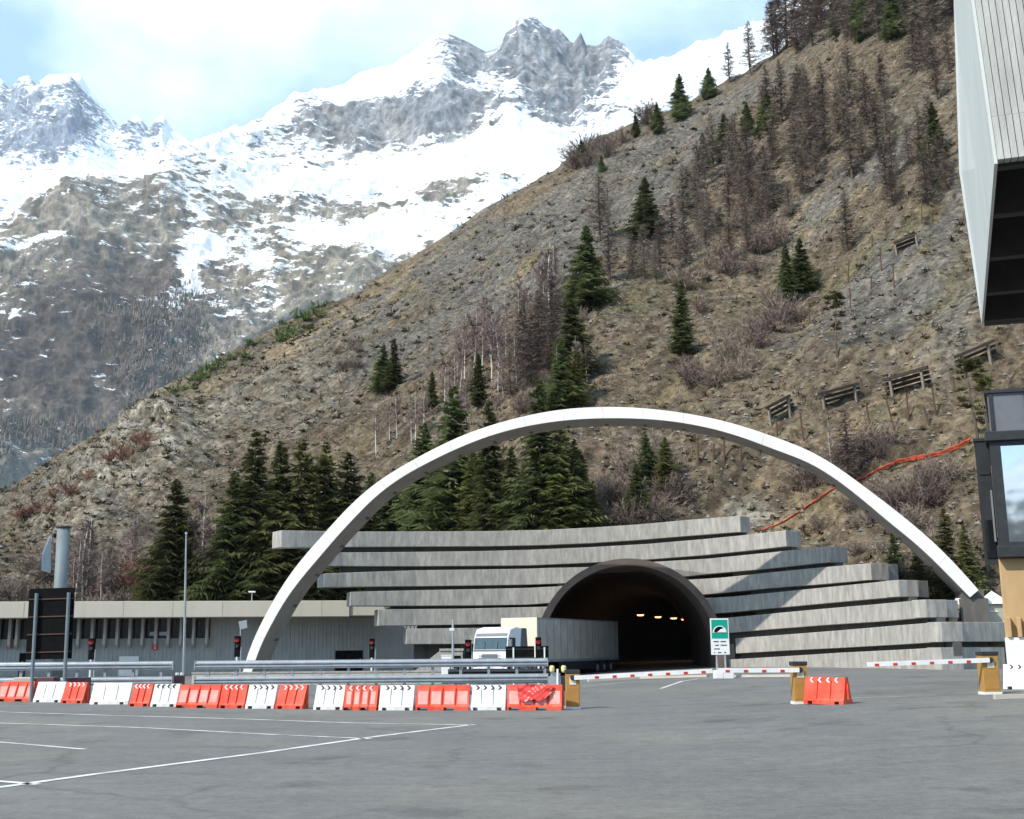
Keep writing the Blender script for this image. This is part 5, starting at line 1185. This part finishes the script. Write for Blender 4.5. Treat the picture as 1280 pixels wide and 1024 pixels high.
def conifer(name, mt, seed, Rw=.17, z0=.05, levels=40, nb=8, bare=False, power=.85, gap=0.0):
    r = np.random.default_rng(seed); T = []; ph = r.random()*6.28
    for li in range(levels):
        f = li/(levels-1); z = z0 + (0.985-z0)*f
        L_ = Rw*((1-f)**power)+.012
        if f < .12: L_ *= .75+2*f
        L_ *= r.uniform(.8,1.12)
        for b in range(nb if f < .85 else max(4, nb-3)):
            if r.random() < gap: continue
            a = r.random()*2*math.pi; ln = L_*r.uniform(.62,1.18)*(1+.30*math.sin(2*a+ph+8*f)*(1-f)+.20*math.sin(5*a+2*ph-15*f)); dz = -r.uniform(.12,.42)*ln if not bare else r.uniform(-.2,.25)*ln
            if f > .8: dz = r.uniform(0,.5)*ln
            d = np.array([math.cos(a), math.sin(a), 0]); sd = np.array([-d[1], d[0], 0]); zz = z + r.uniform(-.012,.012)
            def pt(t_): return np.array([0,0,zz]) + d*ln*t_ + np.array([0,0,dz*t_ + (.16*ln*t_*t_ if not bare else 0)])
            w = .0045 if bare else .012
            if bare: T.append([pt(0)+np.array([0,0,w]), pt(0)-np.array([0,0,w]), pt(1)]); T.append([pt(0)+sd*w*.8, pt(0)-sd*w*.8, pt(1)])
            else: T.append([pt(.1)+sd*w, pt(.1)-sd*w, pt(1.05)])
            nt_ = 9 if not bare else 6
            for k in range(nt_):
                t_ = .22+.78*k/(nt_-1) if not bare else .25+.75*r.random(); p = pt(t_)
                for sg in (1,-1):
                    tl = ln*(.50-.28*t_)*r.uniform(.7,1.25)+.010; tip = p + d*tl*r.uniform(.35,.75) + sd*sg*tl*r.uniform(.5,.95) + np.array([0,0,-tl*r.uniform(.15,.75) if not bare else tl*r.uniform(-.5,.5)])
                    ww = (.0045+.055*tl) if not bare else .0027
                    o_ = d*ww if r.random() < .6 else np.array([0,0,ww])
                    T.append([p+o_, p-o_, tip])
    return tri_mesh(name, T, mt)
def broad(name, mt, seed, spread=.26, stems=1, z0=.3, n=900, wtw=.0030, up=.75):
    r = np.random.default_rng(seed); T = []
    nbr = 46
    for b in range(nbr):
        f = r.random()**.8; z = z0 + (.95-z0)*f; a = r.random()*2*math.pi; ln = spread*(1-.65*f)*r.uniform(.7,1.25)*(1 if f > .12 else .8)
        d = np.array([math.cos(a)*(1-up*.5), math.sin(a)*(1-up*.5), up*r.uniform(.6,1.1)]); d /= np.linalg.norm(d)
        p0 = np.array([0,0,z*.82]); sd = np.cross(d, [0,0,1.]); sd /= np.linalg.norm(sd)+1e-6; w = .0055
        T.append([p0+sd*w, p0-sd*w, p0+d*ln])
        for k in range(n//nbr):
            t_ = .2+.8*r.random(); p = p0+d*ln*t_; dd = d*r.uniform(.2,1)+r.normal(size=3)*.65; dd /= np.linalg.norm(dd); tl = ln*r.uniform(.2,.55)
            q = np.cross(dd, r.normal(size=3)); q /= np.linalg.norm(q)+1e-6; T.append([p+q*wtw, p-q*wtw, p+dd*tl])
    return tri_mesh(name, T, mt)
def bush_mesh(name, mt, seed, n=1100, w=.012, flat=1.0):
    r = np.random.default_rng(seed); T = []
    for s_ in range(34):
        a = r.random()*2*math.pi; el = r.uniform(.35,1.45); d = np.array([math.cos(a)*math.cos(el), math.sin(a)*math.cos(el), math.sin(el)*flat]); ln = r.uniform(.6,1.05)
        b0 = np.array([r.normal()*.12, r.normal()*.12, -.05]); sd = np.cross(d,[0,.1,1.]); sd /= np.linalg.norm(sd)+1e-6
        T.append([b0+sd*w, b0-sd*w, b0+d*ln])
        for k in range(n//34):
            t_ = .25+.75*r.random(); p = b0+d*ln*t_; dd = d*.8+r.normal(size=3)*.6; dd /= np.linalg.norm(dd); tl = r.uniform(.1,.32); q = np.cross(dd, r.normal(size=3)); q /= np.linalg.norm(q)+1e-6
            T.append([p+q*w*.8, p-q*w*.8, p+dd*tl])
    return tri_mesh(name, T, mt)
def pine_mesh(name, mt, seed):
    r = np.random.default_rng(seed); T = []
    for c_ in range(26):
        z = r.uniform(.42,.97); rr = .20*(1-abs(z-.68)*1.6); a = r.random()*6.28; ctr = np.array([math.cos(a)*rr*r.random()**.5, math.sin(a)*rr*r.random()**.5, z])
        for k in range(70):
            d = r.normal(size=3); d /= np.linalg.norm(d); d[2] = abs(d[2])*.6; p = ctr+d*.05*r.random(); q = np.cross(d, r.normal(size=3)); q /= np.linalg.norm(q)+1e-6
            T.append([p+q*.008, p-q*.008, p+d*r.uniform(.03,.065)])
    return tri_mesh(name, T, mt)
TK = {}
TK['spruce'] = [(trunk_mesh('trunk',.97,.016,M['bark'],seed=i), conifer('crown', M['needle'], 20+i, Rw=w, levels=lv, nb=nb_, gap=g)) for i,(w,lv,nb_,g) in enumerate([(.17,46,9,0),(.15,44,9,.05),(.20,44,10,0),(.125,48,8,.08),(.19,40,9,.12)])]
TK['olive'] = [(trunk_mesh('trunk',.97,.016,M['bark'],seed=40+i), conifer('crown', M['needle_olive'], 50+i, Rw=w, levels=42, nb=9, gap=.08)) for i,w in enumerate([.18,.15,.21])]
TK['young'] = [(trunk_mesh('trunk',.97,.016,M['bark'],seed=60), conifer('crown', M['needle_pale'], 61, Rw=.30, levels=24, nb=9, gap=.1))]
TK['yellow'] = [(trunk_mesh('trunk',.97,.016,M['bark'],seed=62), conifer('crown', M['needle_yellow'], 63, Rw=.30, levels=26, nb=10))]
TK['larch'] = [(trunk_mesh('trunk',.98,.012,M['bark'],seed=70+i,bend=.006), conifer('crown', M['larch'], 80+i, Rw=w, z0=.14, levels=36, nb=6, bare=True, power=.75, gap=.08)) for i,w in enumerate([.17,.21,.14,.19])]
TK['birch'] = [(trunk_mesh('trunk',.95,.011,M['birch_bark'],seed=90+i,lean=l_,bend=.012), broad('crown', M['birch_twig'], 95+i, spread=.22, z0=.32)) for i,l_ in enumerate([.03,-.05,.0])]
TK['bush'] = [(trunk_mesh('trunk',.6,.02,M['bark'],seed=100+i), bush_mesh('crown', M['bush'], 104+i)) for i in range(3)]
TK['russet'] = [(trunk_mesh('trunk',.6,.02,M['bark'],seed=110), bush_mesh('crown', M['russet'], 111))]
TK['pine'] = [(trunk_mesh('trunk',.9,.02,M['bark'],seed=120,bend=.02), pine_mesh('crown', M['needle_olive'], 121))]
hill_base = lambda x: float(np.interp(x, [h[0] for h in HILL], [h[1] for h in HILL]))
NAMES = dict(spruce='spruce_tree', olive='spruce_tree', young='young_spruce', yellow='young_spruce', larch='larch_tree', birch='birch_tree', bush='bush', russet='bush', pine='pine_tree')
CATS = dict(spruce='spruce tree', olive='spruce tree', young='spruce tree', yellow='spruce tree', larch='larch tree', birch='birch tree', bush='bush', russet='bush', pine='pine tree')
def tree(kind, px, yb, yt, label, group=None, var=None, wide=1.0):
    yb = min(yb, hill_base(px)-3)
    q = on_hill(px, yb)
    if q is None: return None
    h = (P(px, yt, q.y).z - q.z)
    if h < .3: return None
    tm, cm = rnd.choice(TK[kind]) if var is None else TK[kind][var % len(TK[kind])]
    t = empty(NAMES[kind], q-Vector((0,0,.05)), rnd.uniform(0,6.28)); wide *= 1.42 if kind in ('spruce','olive') else (1.4 if kind in ('larch',) else 1); t.scale = (h*wide, h*wide, h)
    link_mesh('trunk', tm, None, t); link_mesh('crown', cm, None, t); tag(t, label, CATS[kind], group); return t

GR = 'spruce grove behind the portal'
for a in [
 ('spruce',479,490,430,'left tree of the lone spruce pair on the bare scree'),('spruce',492,488,423,'right, taller tree of the lone spruce pair on the bare scree'),
 ('spruce',540,512,464,'small dark spruce between the lone pair and the birches'),('spruce',598,508,442,'dark spruce in the middle of the birch belt'),
 ('spruce',735,392,281,'tall dark spruce standing highest above the arch crown'),('spruce',716,474,372,'slim dark spruce just below the tallest one above the arch'),
 ('spruce',703,512,425,'dark spruce at the arch crown among white birch trunks'),('olive',722,508,432,'olive spruce right behind the top of the arch'),
 ('spruce',854,443,350,'isolated dense spruce on the slope right of the arch crown'),('spruce',808,300,221,'dark slim spruce at the left edge of the larch belt'),
 ('spruce',795,172,141,'short dark spruce on the skyline beside the snowfield'),('spruce',822,167,127,'bushy dark spruce on the skyline, second along the ridge'),('spruce',851,150,92,'tallest dark spruce on the ridge line'),('spruce',887,124,84,'dark spruce on the ridge beside the bare larches'),
 ('spruce',727,205,174,'small dark spruce low on the skyline by the snowfield'),('spruce',752,216,193,'little dark spruce just under the skyline'),
 ('spruce',935,172,127,'dark spruce rising from the upper part of the larch belt'),('spruce',961,168,112,'slim spruce in the larch belt below the ridge'),('spruce',996,138,98,'dark spruce below the dense ridge wood'),('spruce',907,198,142,'dark spruce at the top left of the larch belt'),('spruce',880,216,166,'dark spruce low in the left of the larch belt'),
 ('spruce',985,376,303,'left of two spruces on the open slope above the snow fences'),('spruce',1003,366,297,'right of two spruces on the open slope above the snow fences'),
 ('spruce',1171,208,127,'full dark spruce close to the canopy edge'),
 ('pine',1048,446,364,'lone small pine with a round crown above the snow fences'),('pine',1222,556,446,'bushy pine next to the top of the cabin'),('pine',1236,552,470,'second pine hugging the cabin top'),
 ('spruce',1120,725,655,'dark spruce behind the right end of the stepped beams'),('spruce',1150,742,668,'dark spruce beneath the right limb of the arch'),('olive',1188,760,634,'olive spruce just outside the right limb of the arch'),('olive',1213,768,655,'olive spruce between the arch foot and the cabin'),
 ('spruce',196,762,684,'low dark spruce over the roof at the left of the grove'),('spruce',214,755,598,'narrow leaning spruce left of the twin birches'),
 ('spruce',288,762,588,'dark spruce at the left flank of the big grove'),('spruce',312,762,537,'tallest spruce of the grove left of the arch'),('spruce',345,762,552,'dark spruce in the heart of the left grove'),('olive',372,760,548,'olive spruce on the right of the left grove'),('olive',402,755,552,'olive spruce crossed by the left limb of the arch'),('spruce',432,750,566,'dark spruce behind the left limb of the arch'),('olive',330,766,640,'low olive spruce over the roof near the arch'),('olive',268,766,655,'low olive spruce right of the twin birches'),('spruce',395,766,660,'low dark spruce under the end of the top beam'),
 ('spruce',462,745,590,'dark spruce behind the left end of the upper beams'),('spruce',492,730,585,'spruce inside the arch at its left shoulder'),('spruce',528,715,528,'tall spruce inside the arch, left of the yellow one'),('spruce',566,705,483,'spruce topping out above the left shoulder of the arch'),('olive',590,700,560,'olive spruce in the middle of the portal grove'),('spruce',612,698,500,'tall dark spruce topping out above the arch'),('spruce',640,690,558,'dense spruce in the centre of the portal grove'),('spruce',676,680,474,'tallest spruce behind the portal, passing behind the arch'),('olive',700,676,520,'olive spruce near the crown of the arch'),('spruce',720,676,548,'right-hand dark spruce of the portal grove'),
 ('yellow',553,720,632,'yellow-green young spruce above the top beam'),('young',692,678,592,'pale young spruce with layered branches above the top beam'),('young',655,684,628,'small pale spruce beside the layered young one'),
 ('spruce',808,605,538,'dark young spruce under the right of the arch crown'),('olive',833,612,545,'light olive spruce under the right of the arch crown'),('spruce',797,650,578,'dark scrubby spruce low under the arch crown'),('olive',742,672,600,'low olive spruce at the edge of the portal grove'),
]: tree(*a, group=None)
for i, (px, yb, yt) in enumerate([(253,766,628),(262,766,640),(414,700,585),(427,700,590),(1040,590,520)]):
    tree('birch', px, yb, yt, ['left stem of the twin white birches over the roof','right stem of the twin white birches over the roof','white-trunked birch behind the left limb of the arch','slimmer white birch next to the arch limb','thin pale birch below the snow fences'][i])
tree('larch',1062,612,512,'bare larch between the stakes and the arch'); tree('larch',750,300,215,'solitary bare larch on the upper scree'); tree('larch',762,350,268,'bare larch right beside the tallest dark spruce')
tree('larch',938,92,26,'bare larch at the left end of the ridge wood'); tree('larch',912,104,52,'thin bare larch on the ridge against the snow'); tree('larch',1060,315,238,'dead-looking larch left of the high snow fence'); tree('larch',1108,240,165,'bare larch near the spruce by the canopy')

def inside(x, y, poly):
    c_ = False; j = len(poly)-1
    for i in range(len(poly)):
        if (poly[i][1] > y) != (poly[j][1] > y) and x < (poly[j][0]-poly[i][0])*(y-poly[i][1])/(poly[j][1]-poly[i][1])+poly[i][0]: c_ = not c_
        j = i
    return c_
def scatter(kind, poly, n, h0, h1, label, group, dmin=9, wide=1.0):
    pts_ = []; k = 0; xs = [p[0] for p in poly]; ys = [p[1] for p in poly]
    while len(pts_) < n and k < 9000:
        k += 1; x = rnd.uniform(min(xs), max(xs)); y = rnd.uniform(min(ys), max(ys))
        if not inside(x, y, poly) or any((x-a)**2+((y-b)*1.6)**2 < dmin*dmin for a, b in pts_): continue
        if kind == 'bush' and x > 940 and abs(y-10-np.interp(x,[q_[0] for q_ in NET],[q_[1] for q_ in NET])) < 22: continue
        pts_.append((x, y))
    for k_, (x, y) in enumerate(sorted(pts_)): tree(kind, x, y, y-rnd.uniform(h0, h1), label + (', %s from the left' % ORD[k_] if len(pts_) <= 30 else ''), group, wide=wide*rnd.uniform(.85,1.15))
scatter('larch', [(948,88),(1000,70),(1060,58),(1130,52),(1196,40),(1196,-70),(1120,-60),(1000,20)], 82, 66, 96, 'bare brown larch in the dense wood along the ridge', 'larches of the ridge wood', 6.5, 1.15)
scatter('larch', [(845,285),(880,215),(930,165),(985,140),(1030,140),(1030,190),(985,255),(940,290),(870,320)], 30, 52, 84, 'bare brown larch in the belt climbing the slope', 'larches of the slope belt', 10)
scatter('spruce', [(965,80),(1060,56),(1190,40),(1190,-20),(1060,0)], 9, 50, 80, 'dark spruce among the bare larches of the ridge wood', 'spruces of the ridge wood', 16)
scatter('larch', [(1000,140),(1060,95),(1110,130),(1110,190),(1060,230),(1005,200)], 15, 55, 85, 'bare brown larch in the clump below the ridge wood', 'larches of the upper clump', 12)
scatter('larch', [(1090,240),(1150,190),(1190,200),(1196,270),(1130,270)], 9, 50, 85, 'bare larch in the group close to the canopy', 'larches by the canopy', 12)
scatter('larch', [(1110,90),(1190,60),(1190,130),(1130,140)], 5, 50, 70, 'bare larch on the ledges above the canopy spruce', 'larches on the ledges', 16)
scatter('larch', [(632,500),(650,430),(690,400),(700,470),(665,510)], 11, 66, 105, 'brown larch among the birches above the arch', 'larches among the birches', 10)
scatter('larch', [(770,360),(840,300),(870,330),(830,390),(790,400)], 7, 50, 80, 'thin bare larch below the slope belt', 'larches below the belt', 14)
scatter('birch', [(545,510),(600,440),(650,390),(712,345),(728,385),(680,440),(630,505)], 30, 55, 90, 'bare birch with white trunk in the belt above the arch', 'birches above the arch', 8)
scatter('birch', [(690,500),(730,500),(745,470),(700,470)], 4, 50, 75, 'bare birch with white trunk behind the arch crown', 'birches behind the arch crown', 8)
scatter('spruce', [(275,764),(440,758),(440,725),(290,725)], 9, 80, 150, 'dark spruce filling the grove left of the arch', 'filling spruces left of the arch', 14)
scatter('olive', [(280,764),(440,752),(430,700),(300,700)], 8, 60, 120, 'olive spruce filling the grove left of the arch', 'olive spruces left of the arch', 14)
scatter('olive', [(455,735),(560,700),(640,680),(735,668),(735,650),(640,655),(540,680)], 12, 60, 110, 'olive spruce low in the portal grove', 'olive spruces behind the portal', 14)
scatter('bush', [(560,520),(640,420),(720,380),(740,440),(650,520)], 16, 16, 30, 'bare brown bush at the feet of the birch belt', 'bushes in the birch belt', 12)
scatter('larch', [(860,330),(960,260),(1030,210),(1040,240),(970,300),(880,350)], 10, 45, 65, 'young bare larch along the lower edge of the slope belt', 'young larches of the belt edge', 14)
scatter('birch', [(520,580),(440,610),(470,560),(540,520),(600,520)], 12, 50, 80, 'bare reddish birch beside the left shoulder of the arch', 'birches at the arch shoulder', 9)
scatter('birch', [(90,762),(170,762),(175,735),(90,735)], 8, 60, 110, 'thin bare tree behind the roof near the steel column', 'thin trees behind the roof', 9)
scatter('birch', [(215,764),(255,764),(250,720),(225,720)], 6, 70, 130, 'bare reddish tree around the twin birches', 'thin trees near the twin birches', 7)
scatter('bush', [(700,205),(780,165),(860,125),(870,140),(790,185),(715,218)], 11, 16, 32, 'bare brown bush on the skyline ridge', 'bushes on the ridge', 8, 1.0)
scatter('bush', [(745,672),(850,668),(880,600),(800,560),(750,580)], 20, 24, 46, 'bare brown bush below the arch crown', 'bushes below the arch crown', 10, 1.0)
scatter('bush', [(1010,640),(1180,640),(1200,580),(1100,550),(1000,590)], 30, 20, 42, 'bare brown bush behind the right limb of the arch', 'bushes behind the right limb', 10, 1.0)
scatter('bush', [(1000,675),(1100,715),(1190,740),(1190,660),(1060,640)], 14, 20, 36, 'brown bush above the right ends of the beams', 'bushes above the beam ends', 12, 1.0)
scatter('bush', [(860,480),(960,380),(1000,400),(900,500)], 14, 22, 40, 'greyish bare bush on the open slope', 'bushes on the open slope', 14, 1.0)
scatter('bush', [(830,340),(960,250),(980,320),(870,400)], 14, 20, 36, 'bare bush at the foot of the larch belt', 'bushes below the larch belt', 14, 1.0)
scatter('bush', [(0,766),(180,766),(180,720),(60,700),(0,730)], 22, 26, 46, 'bare brown bush behind the roof at the left', 'bushes behind the roof', 10, 1.0)
scatter('russet', [(160,764),(190,764),(190,730),(165,720)], 3, 40, 60, 'russet bush beside the low spruce over the roof', 'russet bushes', 8, .8)
scatter('russet', [(10,655),(90,605),(190,540),(200,548),(100,620),(15,670)], 14, 12, 20, 'reddish bush along the left rim of the hillside', 'bushes on the left rim', 9, 1.2)
scatter('bush', [(440,420),(470,470),(420,500),(400,460)], 5, 12, 20, 'small grey bush left of the lone spruces', 'bushes by the lone spruces', 12, 1.0)

# ------------------------------------------------------------------ loose stones, tufts and dwarf juniper on the slope (uncountable)
def hill_samples(n, polyfn=None):
    out = []
    idx = rng.integers(0, len(hill_px), n*3)
    for i in idx:
        if -10 < hill_px[i] < 1290 and hill_py[i] > -30 and len(out) < n:
            if polyfn is None or polyfn(hill_px[i], hill_py[i]): out.append(pts[i])
    return np.array(out)
def rocks(n, s0, s1, mt, name, label):
    p = hill_samples(n); V = []; Fq = []
    base = np.array([(1,0,0),(-1,0,0),(0,1,0),(0,-1,0),(0,0,.8),(0,0,-.6)], float); fc = np.array([(0,2,4),(2,1,4),(1,3,4),(3,0,4),(2,0,5),(1,2,5),(3,1,5),(0,3,5)])
    k = len(p); sz = s0*(s1/s0)**(rng.random(k)**2.2); dist = p[:,1]/110.0; sz = sz*np.clip(dist,.7,2.2)**.6
    v = base[None]*rng.uniform(.55,1.3,(k,6,3))*sz[:,None,None]; a = rng.random(k)*6.28; ca, sa = np.cos(a), np.sin(a)
    vx = v[:,:,0]*ca[:,None]-v[:,:,1]*sa[:,None]; vy = v[:,:,0]*sa[:,None]+v[:,:,1]*ca[:,None]; v = np.stack([vx,vy,v[:,:,2]],-1)+p[:,None,:]
    T = v[:,fc,:].reshape(-1,3,3); me = tri_mesh(name, T, mt); return tag(link_mesh(name, me, None), label, 'stones', kind='stuff')
rocks(16000, .07, .32, mat('grey_scree_stone', (0.185,0.172,0.152), .9, var=.4, scale=.5), 'scree_stones', 'loose grey stones strewn over the scree slope')
def tufts(n, name, mt, label, h0, h1, per=9, fn=None, flat=1.0, wd=.10):
    p = hill_samples(n, fn); k = len(p); hh = rng.uniform(h0,h1,k)*np.clip(p[:,1]/120,.7,1.8)
    d = rng.normal(size=(k,per,3)); d[:,:,2] = np.abs(d[:,:,2])*flat+.15; d /= np.linalg.norm(d,axis=2)[:,:,None]
    o = rng.normal(size=(k,per,3))*.35*hh[:,None,None]; o[:,:,2] *= .2
    b = p[:,None,:]+o; w = np.cross(d, rng.normal(size=(k,per,3))); w /= np.linalg.norm(w,axis=2)[:,:,None]+1e-6; w *= wd*hh[:,None,None]
    T = np.stack([b+w, b-w, b+d*hh[:,None,None]*rng.uniform(.6,1.2,(k,per,1))], 2).reshape(-1,3,3)
    return tag(link_mesh(name, tri_mesh(name, T, mt), None), label, 'vegetation', kind='stuff')
tufts(9000, 'dry_grass', leaf_mat('dry_grass_blades', (0.18,0.138,0.085), scale=.3), 'dry tan grass tufts scattered over the hillside', .16, .45, 8)
tufts(2400, 'dwarf_juniper', leaf_mat('dwarf_juniper_needles', (0.075,0.075,0.033), scale=.3), 'low olive juniper mats dotted over the hillside', .22, .6, 14, flat=.6, wd=.24)
tufts(4500, 'heather_scrub', leaf_mat('heather_scrub_twigs', (0.10,0.072,0.052), scale=.3), 'low brown scrub scattered over the hillside', .2, .65, 10, wd=.12)
tufts(1700, 'rim_juniper', M['needle'], 'dark green juniper along the rim of the hillside', .7, 1.4, 16, fn=lambda x_, y_: 200 < x_ < 400 and abs(y_-(492-(x_-200)*.575)-9) < 9, flat=.7, wd=.2)

# far-off wood on the mountain flank
mp3 = mid_p.reshape(-1,3); u_ = (mp3-np.array(EYE)); fw = u_@np.array(_f); sx = W_PX/2+F_PX*(u_@np.array(CAM_R))/fw; sy = H_PX/2-F_PX*(u_@np.array(CAM_U))/fw
wgt = blob(sx,sy,70,500,140,90,-20)+.9*blob(sx,sy,190,400,55,55)+.5*blob(sx,sy,30,420,60,40)
wgt = wgt*sstep(-.1,.35,fbm(mp3,1/260.,3,.6,off=61.)); wgt = np.where((sx<300)&(sx>-60)&(sy>320), wgt, 0); wgt /= wgt.sum(); sel = rng.choice(len(mp3), 4200, p=wgt, replace=True)
def far_wood(sel, name, mt, label, h0, h1):
    p = mp3[sel]+np.concatenate([rng.normal(size=(len(sel),2))*6, np.zeros((len(sel),1))],1); k = len(p); h = rng.uniform(h0,h1,k); r_ = h*rng.uniform(.12,.2,k); T = []
    n = 5; a = np.arange(n)*2*math.pi/n
    ring = np.stack([np.cos(a),np.sin(a),np.zeros(n)],-1)[None]*r_[:,None,None]+p[:,None,:]; tip = p+np.array([0,0,1])[None]*h[:,None]
    T = np.stack([ring, np.roll(ring,-1,1), np.repeat(tip[:,None],n,1)],2).reshape(-1,3,3)
    return tag(link_mesh(name, tri_mesh(name, T, mt), None), label, 'woodland', kind='stuff')
far_wood(sel[:3500], 'far_larch_woods', leaf_mat('far_larch_wood', (0.105,0.082,0.068), scale=.02), 'brown leafless wood covering the lower mountain flank', 6, 13)
far_wood(sel[3500:], 'far_spruce_woods', leaf_mat('far_spruce_wood', (0.04,0.048,0.03), scale=.02), 'scattered dark spruces in the far mountain wood', 8, 16)

# ------------------------------------------------------------------ haze
hz = MB().box(-4600, 4600, -3600, 7600, -40, 3700).build('haze', None)
hm = bpy.data.materials.new('thin_mountain_haze'); hm.use_nodes = True; t = hm.node_tree; t.nodes.clear()
pv = N(t,'ShaderNodeVolumePrincipled'); pv.inputs['Color'].default_value = (0.80,0.88,1.0,1); pv.inputs['Density'].default_value = 0.00004; pv.inputs['Anisotropy'].default_value = 0.2
om = N(t,'ShaderNodeOutputMaterial'); t.links.new(pv.outputs[0], om.inputs['Volume'])
hz.data.materials.append(hm); tag(hz, 'thin pale haze filling the valley air', 'haze', kind='stuff')
